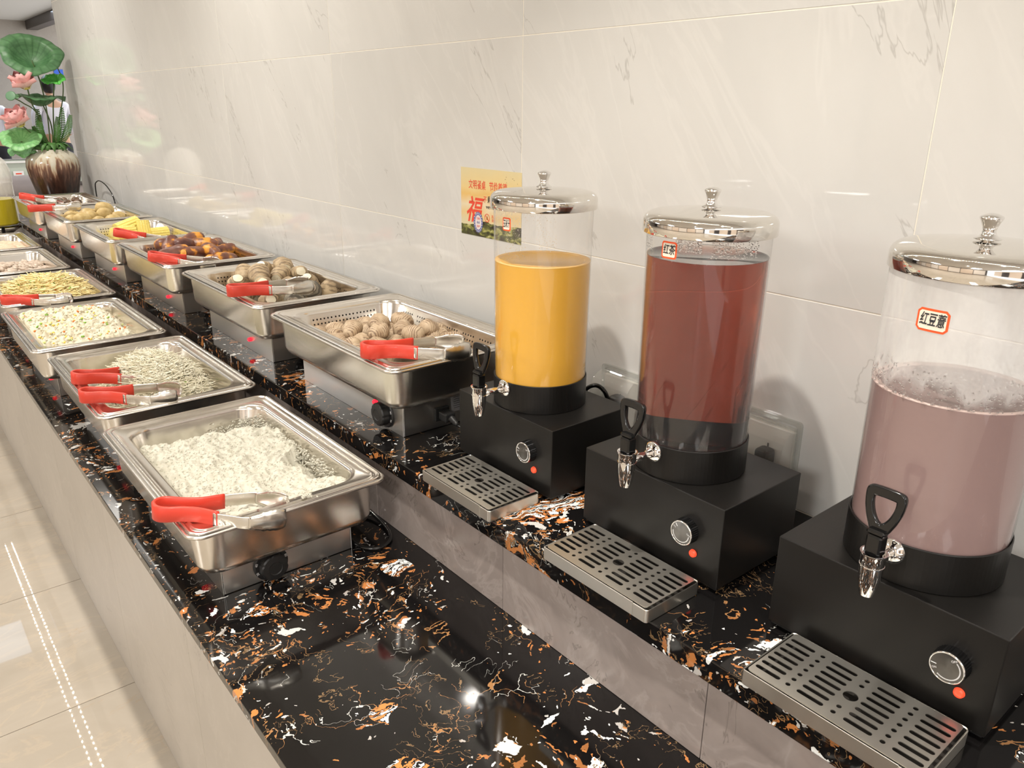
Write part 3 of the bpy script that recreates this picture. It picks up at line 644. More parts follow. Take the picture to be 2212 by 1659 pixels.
def clampwall(x, y, h):
    # follow the sloping walls and round corners of the pan
    lim = 0.004+h*0.16; ax = FX-0.006+h*0.16-abs(x); ay = FY-0.006+h*0.16-abs(y)
    if ax < 0 or ay < 0: return 0.0
    r = 0.036
    cx, cy = max(0, r-ax), max(0, r-ay)
    if math.hypot(cx, cy) > r: return 0.0
    return h
FXO, FYO = FX+0.012, FY+0.012
def h_rice(x, y):
    n1 = hfun_noise(x, y, 7, 3.0)
    h = 0.060+0.010*n1+0.006*hfun_noise(x, y, 22, 5.0)
    edge = 0.095-0.03*hfun_noise(x, y, 9, 8.0)          # rice retreats from the far and right walls
    far = 0.205-abs(n1)*0.05-y-0.25*max(0, x)
    right = 0.118-x-0.05*hfun_noise(0, y, 14, 1.0)*1.2
    k = min(1, max(0, far/0.05+0.15)); k2 = min(1, max(0, right/0.03+0.25)); h *= (k*k*(3-2*k))**0.6*(0.45+0.55*k2)
    return clampwall(x, y, max(0, h))
v, f = heap(FXO, FYO, h_rice, 220, 390, FZ, -0.0075, 92, 2.0)
rough_ = random.Random(4); P = samp(h_rice, FZ, FXO, FYO, 3500, 3); 
lump = np.array([0.0075*(noise.noise(q*48)*0.9+noise.noise(q*105)*0.62+noise.noise(q*210)*0.14)-0.0011 for q in (Vector((p[0]+2.0, p[1], 2.0)) for p in P)]); P[:, 2] += lump
extra = np.array([(0.02+0.09*rough_.random()**0.7, 0.13+0.09*rough_.random(), FZ+0.008+0.045*rough_.random()**2) for _ in range(900)])
extra2 = np.array([(0.112+0.014*rough_.random(), -0.15+0.35*rough_.random(), FZ+0.03+0.03*rough_.random()) for _ in range(500)])
compose('steamed_rice', 'L0', [(v, f, 0), grains(P, 0.0052, 0.00125, 5, jz=0.0012), grains(np.concatenate([extra, extra2]), 0.007, 0.0014, 6, jz=0.004)], [M['rice']], 'white steamed rice heaped in the nearest pan', 'rice')
# two small clumps of rice on the rim
g_ = np.concatenate([np.array([(0.006*rough_.gauss(0, 1), 0.004*rough_.gauss(0, 1), 0.002+0.002*rough_.random()) for _ in range(26)])])
vv, ff, mm = grains(g_, 0.007, 0.0014, 9); o = link('rice_crumbs', nmesh(vv, ff), M['rice'], None, (0.470, 1.101, ZLR+0.0005)); tag(o, 'small clump of rice stuck on the near rim of the rice pan', 'rice', None, 'stuff')
def h_rn(x, y):
    d = math.hypot((x-0.02)/0.115, (y-0.015)/0.20)
    h = 0.088*max(0, 1-d**2.0)**0.8+0.010+0.006*hfun_noise(x, y, 14, 2)
    if y > 0.15-0.3*max(0, -x): h -= (y-0.15+0.3*max(0, -x))*0.8
    return clampwall(x, y, max(0, h))
v, f = heap(FXO, FYO, h_rn, 90, 150, FZ, -0.005, 70, 4.0)
P = samp(h_rn, FZ+0.0025, FXO, FYO, 4300, 8); P[:, 2] += np.random.default_rng(3).uniform(-0.002, 0.006, len(P))
compose('rice_noodles', 'L1', [(v, f, 0), strands(P, 0.060, 0.00095, 11, 12, 3.6, up=0.14), strands(samp(h_rn, FZ+0.001, FXO, FYO, 260, 10), 0.016, 0.0016, 12, 4, 0.6, (1, 2, 3, 4), (0.3, 0.3, 0.12, 0.28))], [M['ricenoodle'], M['carrot'], M['green'], M['fungus'], M['cabbage']], 'heap of thin white rice noodles with shredded vegetables in a pan', 'noodles')
def h_fr(x, y):
    h = 0.070+0.012*hfun_noise(x, y, 9, 6)+0.012*math.cos(x*9)*math.cos(y*5)
    r = 0.10-x+0.02*hfun_noise(0, y, 20, 3)
    if r < 0.02: h *= max(0.35, 1-(0.02-r)*12)
    return clampwall(x, y, max(0, h))
v, f = heap(FXO, FYO, h_fr, 130, 230, FZ, -0.013, 38, 9.0)
compose('fried_rice', 'L2', [(v, f, 0), grains(samp(h_fr, FZ-0.001, FXO, FYO, 700, 18), 0.0085, 0.0021, 13, (0, 0), None, 0.006), grains(samp(h_fr, FZ+0.002, FXO, FYO, 110, 19), 0.010, 0.0028, 14, (1, 2, 3, 4), (0.34, 0.16, 0.32, 0.18), 0.004)], [M['friedrice'], M['carrot'], M['green'], M['egg'], M['cabbage']], 'lumpy pale fried rice with egg, carrot and green onion in a pan', 'rice')
def h_yn(x, y):
    d = math.hypot((x-0.0)/0.135, (y+0.01)/0.235); h = 0.095*max(0, 1-d**2.2)**0.7+0.012+0.007*hfun_noise(x, y, 12, 4)
    return clampwall(x, y, max(0, h))
v, f = heap(FXO, FYO, h_yn, 80, 130, FZ, -0.006, 50, 3.0)
compose('yellow_noodles', 'L3', [(v, f, 0), strands(samp(h_yn, FZ+0.004, FXO, FYO, 2400, 28), 0.095, 0.0017, 15, 16, 3.6, up=0.10), strands(samp(h_yn, FZ+0.004, FXO, FYO, 160, 29), 0.03, 0.003, 16, 4, 0.8, (1, 2, 3), (0.15, 0.4, 0.45))], [M['noodle'], M['carrot'], M['green'], M['cabbage']], 'heap of yellow fried noodles with greens in a pan', 'noodles')
def blob(cx, cy, cz, rx, ry, rz, seed, rot=0.0, nu=12, nv=8, amp=0.18):
    v = []; f = []; c, s = math.cos(rot), math.sin(rot)
    for j in range(nv+1):
        th = PI*j/nv
        for i in range(nu):
            ph = 2*PI*i/nu; d = Vector((math.sin(th)*math.cos(ph), math.sin(th)*math.sin(ph), math.cos(th))); k = 1+amp*noise.noise(d*1.7+Vector((seed*3.1, seed, 0)))
            x, y, z = d.x*rx*k, d.y*ry*k, d.z*rz*k; v.append((cx+x*c-y*s, cy+x*s+y*c, cz+z))
    for j in range(nv):
        for i in range(nu): f.append((j*nu+i, (j+1)*nu+i, (j+1)*nu+(i+1) % nu, j*nu+(i+1) % nu))
    return np.array(v), np.array(f)
# black fungus slivers lying on top of the noodles
parts = [(*blob(-0.045+0.03*math.sin(k*2.3)*(1+k*0.1), 0.02+0.04*math.cos(k*1.7), FZ+0.098+0.004*math.sin(k*5), 0.014, 0.006, 0.002, k, k*1.1, 8, 5), 0) for k in range(9)]
compose('black_fungus', 'L3', parts, [M['fungus']], 'dark slivers of black fungus on top of the yellow noodles', 'mushroom')
def h_st(x, y):
    h = 0.045+0.012*hfun_noise(x, y, 9, 2)+0.028*max(0, 1-math.hypot((x+0.02)/0.10, (y+0.05)/0.14)**2); 
    if y > 0.13: h -= (y-0.13)*0.5
    return clampwall(x, y, max(0, h))
v, f = heap(FXO, FYO, h_st, 60, 100, FZ, 0.010, 60, 6.0); r_ = random.Random(3)
compose('stewed_slices', 'L4', [(v, f, 0)]+[(*blob(x, y, z+0.003, r_.uniform(0.014, 0.024), r_.uniform(0.008, 0.013), r_.uniform(0.004, 0.009), k, r_.uniform(0, 3), 10, 6, 0.5), 0) for k, (x, y, z) in enumerate(samp(h_st, FZ, FXO-0.02, FYO-0.02, 170, 33))], [M['stew']], 'greyish pink stewed slices heaped in a pan', 'meat')
def h_pa(x, y): return clampwall(x, y, 0.062+0.010*hfun_noise(x, y, 10, 2)-0.03*max(0, y-0.1)/0.1)
v, f = heap(FXO, FYO, h_pa, 60, 90, FZ, 0.008, 45, 7.0); compose('pinkish_paste', 'L5', [(v, f, 0)], [M['paste']], 'pinkish beige mashed food spread in the farthest lower pan', 'food')

# individual tubers
def taro_mat(name, c_lo, c_hi, c_band, bands=26.0):
    m, nt, b = mat(name); tc = N(nt, 'ShaderNodeTexCoord'); oi = N(nt, 'ShaderNodeObjectInfo')
    P = vmth(nt, 'ADD', tc.outputs['Object'], vmth(nt, 'SCALE', oi.outputs['Location'], scale=3.0))
    n = N(nt, 'ShaderNodeTexNoise', i_Scale=55.0, i_Detail=4.0, i_Roughness=0.6); L(nt, P, n.inputs['Vector'])
    big = N(nt, 'ShaderNodeTexNoise', i_Scale=38.0, i_Detail=2.0, i_Distortion=0.5); L(nt, vmth(nt, 'ADD', P, (3, 1, 2)), big.inputs['Vector'])
    wv = N(nt, 'ShaderNodeTexWave', i_Scale=bands, i_Distortion=2.2, i_Detail=2.0); wv.inputs['Detail Scale'].default_value = 3.0; wv.bands_direction = 'X'; L(nt, tc.outputs['Object'], wv.inputs['Vector'])
    c = ramp(nt, n.outputs['Fac'], [(0.3, c_lo), (0.68, c_hi)]).outputs[0]
    k = ramp(nt, mth(nt, 'ADD', mth(nt, 'MULTIPLY', wv.outputs['Fac'], 0.45), mth(nt, 'MULTIPLY', big.outputs['Fac'], 1.0)), [(0.54, (1, 1, 1)), (0.64, (0, 0, 0))]).outputs[0]
    c = mixc(nt, mth(nt, 'MULTIPLY', k, 0.8), c, c_band)
    L(nt, c, b.inputs['Base Color']); b.inputs['Roughness'].default_value = 0.6
    bump(nt, b, mth(nt, 'MULTIPLY_ADD', wv.outputs['Fac'], 0.25, n.outputs['Fac']), 0.5, 0.0015); return m
M['taro'] = taro_mat('taro_skin', (0.40, 0.28, 0.17), (0.62, 0.49, 0.34), (0.19, 0.115, 0.07), 62.0)
M['taro_cut'] = vary('taro_cut_face', (0.30, 0.23, 0.17), (0.42, 0.34, 0.27), 90, 0.5, 0.2)
M['yam'] = taro_mat('yam_skin', (0.30, 0.21, 0.12), (0.58, 0.45, 0.28), (0.20, 0.14, 0.085), 24.0)
M['yam_grey'] = taro_mat('grey_yam_skin', (0.13, 0.12, 0.09), (0.34, 0.30, 0.23), (0.07, 0.06, 0.05), 14.0)
M['yam_cut'] = vary('yam_cut_face', (0.80, 0.72, 0.52), (0.88, 0.82, 0.64), 50, 0.45, 0.1)
m, nt, b = mat('sweet_potato_skin'); tc = N(nt, 'ShaderNodeTexCoord'); oi = N(nt, 'ShaderNodeObjectInfo'); n = N(nt, 'ShaderNodeTexNoise', i_Scale=24.0, i_Detail=3.0); L(nt, vmth(nt, 'ADD', tc.outputs['Object'], oi.outputs['Location']), n.inputs['Vector'])
L(nt, ramp(nt, n.outputs['Fac'], [(0.30, (0.07, 0.022, 0.018)), (0.50, (0.17, 0.06, 0.035)), (0.54, (0.28, 0.11, 0.03)), (0.58, (0.66, 0.27, 0.03)), (0.8, (0.75, 0.36, 0.05))]).outputs[0], b.inputs['Base Color']); b.inputs['Roughness'].default_value = 0.42; bump(nt, b, n.outputs['Fac'], 0.5, 0.002); M['sp'] = m
M['sp_cut'] = vary('sweet_potato_flesh', (0.55, 0.20, 0.02), (0.80, 0.38, 0.05), 60, 0.4, 0.3)
M['potato'] = vary('potato_skin', (0.46, 0.32, 0.12), (0.62, 0.48, 0.22), 40, 0.5, 0.3)
M['potato_dk'] = vary('dark_tuber_skin', (0.06, 0.035, 0.02), (0.16, 0.09, 0.05), 60, 0.5, 0.4)
def corn_mat():
    m, nt, b = mat('corn_kernels'); b.inputs['Base Color'].default_value = (0.84, 0.70, 0.20, 1); b.inputs['Roughness'].default_value = 0.35; return m
M['corn'] = corn_mat(); M['corn_core'] = simple('corn_core', (0.82, 0.68, 0.26), 0.6); M['fibre'] = simple('root_fibre', (0.33, 0.24, 0.13), 0.7)
def tuber(seed, ln, r, taper=0.25, cut0=False, cut1=False, amp=0.10, nu=22, nv=16, knob=0.0):
    """axis along X, closed; flat cut faces where asked (material slot 1)"""
    v = []; f = []; mi = []
    t0 = 0.12 if cut0 else 0.0; t1 = 0.86 if cut1 else 1.0
    for j in range(nv+1):
        u = t0+(t1-t0)*j/nv; cx = -math.cos(PI*u); prof = math.sin(PI*u)**0.75*(1-taper*cx)
        for i in range(nu):
            a = 2*PI*i/nu; d = Vector((cx*1.2, math.cos(a)*prof, math.sin(a)*prof)); k = 1+amp*noise.noise(d*1.6+Vector((seed*7.3, 0, seed)))+amp*0.35*noise.noise(d*5+Vector((seed, 3, 1)))
            v.append((cx*ln/2, math.cos(a)*prof*r*k, math.sin(a)*prof*r*k*0.93))
    for j in range(nv):
        for i in range(nu): f.append((j*nu+i, j*nu+(i+1) % nu, (j+1)*nu+(i+1) % nu, (j+1)*nu+i)); mi.append(0)
    base = len(v)
    for cut, j in ((cut0, 0), (cut1, nv)):
        if cut:
            ids = [j*nu+i for i in range(nu)]; c = sum((Vector(v[i]) for i in ids), Vector())/nu; v.append(c+Vector((0.0012 if j else -0.0012, 0, 0))); ci = len(v)-1
            ring = []
            for i in ids: p = Vector(v[i]); v.append(c+(p-c)*0.97); ring.append(len(v)-1)
            for i in range(nu):
                a, b_ = ring[i], ring[(i+1) % nu]
                f.append((ci, b_, a) if j == 0 else (ci, a, b_)); mi.append(1); f.append((ids[i], a, b_, ids[(i+1) % nu])); mi.append(1)
    me = pyd(v, f); me.polygons.foreach_set('material_index', mi); me.polygons.foreach_set('use_smooth', [m_ == 0 for m_ in mi]); return me
ORD = ['leftmost', 'second from left', 'third from left', 'fourth from left', 'fifth from left', 'sixth from left', 'seventh from left']
def lay(pan, name, rows, maker, what, cat, group, rownames):
    """rows: list (near to far) of lists of (x,y,z,yaw,tilt,size,kind); labels by row and order from the left"""
    p = PANS[pan]
    dy_, dz_ = {'taro': (0.10, -0.001), 'yam_piece': (0.05, 0.004), 'sweet_potato': (0.06, 0.004), 'potato': (0.10, -0.004), 'dark_tuber': (0.08, 0.0)}[name]
    for rn, row in zip(rownames, rows):
        row = sorted(row, key=lambda q: q[0]-0.5*q[1])
        for i, (x, y, z, yaw, tilt, s, kind) in enumerate(row):
            if name == 'yam_piece' and kind: yaw = -2.05+0.35*math.sin(i*2.1+y*30)
            if name == 'sweet_potato' and kind: yaw = -2.2+0.7*math.sin(i*2.1+y*30)
            me, ms = maker(kind, s, i+len(row)*7+int(y*1000)); o = link(name, me, ms, None, (p.location.x+x, p.location.y+min(y+dy_, 0.195), p.location.z+FZ+z+0.018+dz_), (0, tilt, yaw))
            pos = 'alone' if len(row) == 1 else 'rightmost' if i == len(row)-1 else ORD[i]
            tag(o, what[kind]+', '+pos+' in '+rn+' row', cat, group)
            yield o
TR = ['front', 'second', 'third', 'fourth', 'fifth', 'back']
def mk_taro(kind, s, seed): return tuber(seed*0.37, 0.052*s, 0.0205*s, 0.22, False, kind == 1, 0.13), [M['taro'], M['taro_cut']]
r_ = random.Random(12)
def jit(a): return r_.uniform(-a, a)
taro_rows = []
for (y, xs, z) in ((-0.165, (-0.06, -0.018, 0.024, 0.066, 0.104), 0.024), (-0.120, (-0.095, -0.053, -0.01, 0.033, 0.074, 0.106), 0.026), (-0.075, (-0.10, -0.058, -0.015, 0.026, 0.068, 0.106), 0.026), (-0.030, (-0.10, -0.056, -0.013, 0.03, 0.073), 0.026), (0.018, (-0.09, -0.045, 0.0, 0.04, 0.09), 0.025), (0.066, (-0.10, -0.05, 0.015), 0.022)):
    taro_rows.append([(x+jit(0.008), y+jit(0.010), z+jit(0.003), r_.uniform(0, 2*PI), jit(0.35), r_.uniform(0.88, 1.14), 1 if r_.random() < 0.3 else 0) for x in xs])
for o in lay('U0', 'taro', taro_rows, mk_taro, ['round boiled taro with ringed brown skin', 'boiled taro with a grey cut end'], 'taro', 'boiled taros in the nearest raised pan', TR): pass
top = [(x, y, 0.062+jit(0.003), r_.uniform(0, 6.3), jit(0.4), r_.uniform(0.9, 1.1), k) for x, y, k in ((-0.035, -0.09, 0), (0.02, -0.14, 0), (0.03, -0.085, 1), (0.078, -0.12, 0), (0.0, -0.03, 0), (0.055, -0.04, 1), (-0.07, -0.04, 0))]
p = PANS['U0']
for i, (x, y, z, yaw, tl, s, k) in enumerate(top):
    me, ms = mk_taro(k, s, 50+i); o = link('taro', me, ms, None, (p.location.x+x, p.location.y+y+0.10, p.location.z+FZ+z+0.002), (0, tl, yaw)); tag(o, 'boiled taro %s atop the heap, %s' % ('with cut end' if k else 'with ringed skin', ['at the left front', 'at the centre front', 'in the middle', 'at the right front', 'toward the back', 'at the right back', 'at the left back'][i]), 'taro', 'boiled taros in the nearest raised pan')
def mk_yam(kind, s, seed):
    me = tuber(seed*0.61, 0.070*s, 0.0265*s, 0.05, kind in (1,), True, 0.16, 26, 14); return me, [M['yam_grey'] if kind == 2 else M['yam'], M['yam_cut'] if kind != 2 else M['taro_cut']]
yam_rows = [[(-0.075, -0.165, 0.030, 0.3, -0.3, 0.9, 1), (-0.01, -0.175, 0.028, 2.2, 0.1, 0.9, 2), (0.055, -0.14, 0.034, 0.9, -0.5, 1.1, 2), (0.10, -0.15, 0.030, 0.4, -1.2, 0.9, 0)],
            [(-0.095, -0.06, 0.032, 1.0, 0.2, 1.0, 0), (-0.045, -0.07, 0.045, 2.4, -0.6, 1.0, 1), (0.03, -0.06, 0.035, 1.9, 0.1, 1.0, 1), (0.095, -0.05, 0.034, 0.5, -0.9, 0.9, 1)],
            [(-0.08, 0.03, 0.036, 0.5, -0.9, 1.0, 1), (-0.02, 0.02, 0.060, -2.2, 0.25, 1.12, 1), (0.045, 0.03, 0.05, -1.9, 0.15, 1.0, 1), (0.10, 0.03, 0.044, 0.8, -0.5, 1.0, 1)],
            [(-0.03, 0.10, 0.048, 1.2, -0.7, 1.0, 0), (0.03, 0.11, 0.050, 2.0, -0.8, 1.0, 1), (0.085, 0.10, 0.060, -1.75, 0.1, 1.05, 1)],
            [(0.0, 0.17, 0.034, 0.2, 0, 0.9, 0), (0.07, 0.17, 0.036, 0.4, 0, 0.95, 0)]]
for o in lay('U1', 'yam_piece', yam_rows, mk_yam, ['cut yam chunk with hairy brown skin', 'thick yam chunk showing a round cream cut face', 'greyish yam chunk with a cut end'], 'yam', 'cut yam chunks in the second raised pan', TR): pass
# hairy root fibres left around the yam
def h_fib(x, y): return clampwall(x, y, 0.012+0.045*max(0, 1-math.hypot(x/0.13, (y-0.02)/0.2)**2)+0.02*(hfun_noise(x, y, 20, 3)))
vv, ff, mm = strands(samp(h_fib, FZ, FXO, FYO, 1500, 77), 0.032, 0.00045, 78, 5, 1.6, up=0.5); o = link('root_fibres', nmesh(vv, ff), M['fibre'], None, PANS['U1'].location); tag(o, 'fine brown root fibres strewn among the yam chunks', 'fibres', None, 'stuff')
def mk_sp(kind, s, seed): return tuber(seed*0.53, 0.11*s, 0.025*s, 0.15, kind == 1, kind >= 1, 0.16, 20, 18), [M['sp'], M['sp_cut']]
sp_rows = [[(-0.06, -0.15, 0.027, 0.3, 0.1, 0.95, 1), (0.01, -0.17, 0.027, -0.9, 0, 0.9, 2), (0.07, -0.15, 0.028, 0.5, 0.1, 0.95, 0)],
           [(-0.07, -0.07, 0.05, 2.6, 0.2, 1.0, 0), (-0.01, -0.085, 0.045, -0.4, -0.2, 1.0, 2), (0.05, -0.08, 0.045, 2.2, 0.1, 1.0, 1), (0.10, -0.06, 0.042, 1.3, 0, 0.85, 2)],
           [(-0.055, 0.0, 0.066, -2.3, 0.35, 0.9, 1), (0.0, 0.0, 0.06, 0.5, 0.2, 1.0, 0), (0.05, 0.0, 0.056, 2.7, -0.1, 1.0, 0), (0.10, 0.01, 0.05, -1.4, 0, 0.9, 1)],
           [(-0.03, 0.08, 0.050, 0.2, 0.2, 1.0, 0), (0.035, 0.08, 0.060, 2.5, 0.2, 1.0, 2), (0.095, 0.085, 0.045, 1.4, 0, 0.9, 0)],
           [(0.02, 0.16, 0.035, 0.4, 0, 1.0, 0), (0.085, 0.15, 0.035, 1.5, 0, 0.9, 2)]]
for o in lay('U2', 'sweet_potato', sp_rows, mk_sp, ['purple brown roasted sweet potato', 'sweet potato chunk with both orange ends cut', 'sweet potato with one orange cut end'], 'sweet potato', 'sweet potatoes in the third raised pan', TR): pass
def corn_mesh(s, seed):
    v, f, mi = [], [], []; rows = 14; L_ = 0.062*s; R_ = 0.0215*s; n = rows*4; nl = 26
    for j in range(nl+1):
        x = -L_/2+L_*j/nl
        for i in range(n):
            a = 2*PI*i/n; k = 0.86+0.14*abs(math.sin(a*rows/2))**0.6*(0.65+0.35*abs(math.sin((x+L_)*PI/0.0052)))
            v.append((x, math.cos(a)*R_*k, math.sin(a)*R_*k))
    for j in range(nl):
        for i in range(n): f.append((j*n+i, j*n+(i+1) % n, (j+1)*n+(i+1) % n, (j+1)*n+i)); mi.append(0)
    for j in (0, nl):
        ids = [j*n+i for i in range(n)]; ring = []
        for i in ids: p = Vector(v[i]); v.append((p.x+(0.001 if j else -0.001), p.y*0.5, p.z*0.5)); ring.append(len(v)-1)
        for i in range(n): f.append((ids[i], ids[(i+1) % n], ring[(i+1) % n], ring[i])[::(-1 if j == 0 else 1)]); mi.append(0)
        f.append(tuple(ring)[::(1 if j else -1)]); mi.append(1)
    me = pyd(v, f); me.polygons.foreach_set('material_index', mi); return me
cp = [(-0.055, -0.10, 0.042, 0.35, 0.0, 1.15, 'lying at the left front'), (-0.015, -0.01, 0.052, 0.25, -0.25, 1.25, 'tall, tilted up behind the left one'), (0.035, -0.04, 0.040, 1.45, -1.3, 1.0, 'standing on end in the middle'), (0.085, -0.05, 0.026, 0.1, 0.0, 0.95, 'lying at the right'), (-0.07, -0.165, 0.024, 0.4, 0, 0.9, 'lying under the tongs'), (-0.02, -0.16, 0.024, 1.2, 0, 0.9, 'low in front of the tongs')]
p = PANS['U3']
for x, y, z, yaw, tl, s, w_ in cp:
    o = link('corn_piece', corn_mesh(s*1.15, 1), [M['corn'], M['corn_core']], None, (p.location.x+x, p.location.y+y+0.09, p.location.z+FZ+z+0.022), (0, tl, yaw)); tag(o, 'short piece of yellow corn cob, '+w_, 'corn', 'corn pieces in the fourth raised pan')
def mk_pot(kind, s, seed): return tuber(seed*0.71, 0.070*s, 0.027*s, 0.05, False, kind == 1, 0.12), [M['potato'] if kind != 2 else M['potato_dk'], M['yam_cut']]
pot_rows = [[(-0.06, -0.15, 0.045, 0.2, 0, 1.0, 0), (0.0, -0.16, 0.03, 0.8, 0, 0.9, 1), (0.06, -0.15, 0.03, 0.5, 0, 1.0, 0)], [(-0.08, -0.06, 0.03, 0.2, 0, 1.0, 0), (-0.01, -0.07, 0.042, 0.8, 0, 1.0, 1), (0.05, -0.06, 0.048, 0.9, 0.3, 1.1, 0), (0.10, -0.07, 0.035, 0.2, 0, 0.9, 0)], [(0.0, 0.03, 0.04, 0.5, 0, 1.1, 0), (0.07, 0.02, 0.06, 0.2, 0.3, 1.15, 0)], [(-0.05, 0.11, 0.03, 0.3, 0, 1.0, 0), (0.04, 0.12, 0.03, 0.3, 0, 1.0, 0)]]
for o in lay('U4', 'potato', pot_rows, mk_pot, ['round yellow boiled potato', 'yellow potato with a cut end', ''], 'potato', 'boiled potatoes in the fifth raised pan', TR): pass
def mk_dk(kind, s, seed): return tuber(seed*0.47, 0.044*s, 0.018*s, 0.05, False, False, 0.15, 16, 12), [M['potato_dk']]
dk_rows = [[(x+jit(0.006), y+jit(0.01), 0.02, r_.uniform(0, 6), 0, r_.uniform(0.85, 1.15), 0) for x in (-0.06, -0.01, 0.04, 0.09)] for y in (-0.12, -0.04, 0.05)]
for row in dk_rows[1:]:
    for i, q in enumerate(row): row[i] = q[:2]+(0.038,)+q[3:]
for o in lay('U5', 'dark_tuber', dk_rows, mk_dk, ['small dark brown tuber'], 'tuber', 'dark tubers in the farthest raised pan', TR): pass

# ------------------------------------------------------------------ drink dispensers
BXT = CAMZ-0.477
def bend(me, R): return xf(me, lambda c: Vector((-(R+c.z)*math.cos(c.x/R), -(R+c.z)*math.sin(c.x/R)*-1, c.y)))
def sticker(parent, w_, h_, txt, ang, z, R, cut, strokes=None):
    """small paper label wrapped on the tank; local x to the right seen from the front (-X side)"""
    def wrap(me, lift): # plane coords (x right, y up) -> cylinder facing -X ; seen from -X, +Y is left
        for v in me.vertices:
            a = ang+v.co.x/R; rr = R+lift+v.co.z; v.co = Vector((-rr*math.cos(a), -rr*math.sin(a), z+v.co.y))
        me.update(); return me
    def grid(hw, hh, r, seg=14):
        bm = bmesh.new(); pts = rrect(hw, hh, r, 2 if cut else 5) if not cut else [(hw, hh-r), (hw-r, hh), (-hw+r, hh), (-hw, hh-r), (-hw, -hh+r), (-hw+r, -hh), (hw-r, -hh), (hw, -hh+r)]
        fc = bm.faces.new([bm.verts.new((x, y, 0)) for x, y in pts])
        for k in range(1, seg):
            x = -hw+2*hw*k/seg
            bmesh.ops.bisect_plane(bm, geom=bm.verts[:]+bm.edges[:]+bm.faces[:], plane_co=(x, 0, 0), plane_no=(1, 0, 0))
        return bm_mesh(bm)
    s = link('name_sticker', wrap(grid(w_/2, h_/2, 0.0035), 0.0003), M['sticker_red'], parent)
    link('sticker_paper', wrap(grid(w_/2-0.0022, h_/2-0.0022, 0.002), 0.0006), M['sticker_white'], s)
    tm = text_mesh(txt, h_*0.62, 0.0, 0.18, 0.0002)
    xs = [v.co.x for v in tm.vertices]; k = (w_*0.80)/(max(xs)-min(xs)); kk = min(k, 1.25)
    for v in tm.vertices: v.co.x *= kk
    link('handwriting', wrap(tm, 0.0009), M['print_black'], s)
def droplets(name, parent, R, zones, n, seed):
    r = random.Random(seed); v = []; f = []
    for _ in range(n):
        a0, a1, z0, z1, s0, s1 = r.choice(zones); a = r.uniform(a0, a1); z = z0+(z1-z0)*r.random(); s = r.uniform(s0, s1); el = r.uniform(0.8, 1.9)
        c = Vector((-R*math.cos(a), -R*math.sin(a), z)); nx = Vector((-math.cos(a), -math.sin(a), 0)); tx = Vector((math.sin(a), -math.cos(a), 0)); b = len(v)
        for rad, hh in ((1.0, -0.15), (0.75, 0.38)):
            for i in range(6): q = 2*PI*i/6; v.append(c+tx*math.cos(q)*s*rad+Vector((0, 0, 1))*math.sin(q)*s*rad*el+nx*hh*s)
        v.append(c+nx*0.55*s)
        for i in range(6): j = (i+1) % 6; f.append((b+i, b+j, b+6+j, b+6+i)); f.append((b+6+i, b+6+j, b+12))
    o = link(name, pyd(v, f), M['drop'], parent, smooth=True); o['kind'] = 'stuff'; return o
M['froth'] = simple('drink_foam', (0.72, 0.52, 0.30), 0.5)
def handle_mesh():
    def side(pts): return [(p.x, p.y) for p in catmull([(a, b_, 0) for a, b_ in pts], 5)]
    rt = side([(0.0062, 0.0), (0.0080, 0.005), (0.0106, 0.013), (0.0130, 0.024), (0.0140, 0.035), (0.0136, 0.0405), (0.0115, 0.0432), (0.006, 0.0440), (0.0, 0.0442)])
    out = rt+[(-a, b_) for a, b_ in rt[:-1][::-1]]
    rh = side([(0.0, 0.0050), (0.0038, 0.0085), (0.0074, 0.016), (0.0098, 0.026), (0.0100, 0.0340), (0.0085, 0.0362), (0.0, 0.0368)])
    hole = rh+[(-a, b_) for a, b_ in rh[1:-1][::-1]]
    return plate(out, [hole], 0.0035, 0.0016)
HANDLE = handle_mesh()
def ring_num(R_, a0, a1, n, w_=0.0005, l_=0.0012):
    bm = bmesh.new()
    for k in range(n):
        a = a0+(a1-a0)*k/(n-1); b = bmesh.new(); box_bm((l_, w_, 0.0002), 0, 1, (R_, 0, 0), b); me = bm_mesh(b); me.transform(Matrix.Rotation(a, 4, 'Z')); bm.from_mesh(me)
    return bm_mesh(bm)
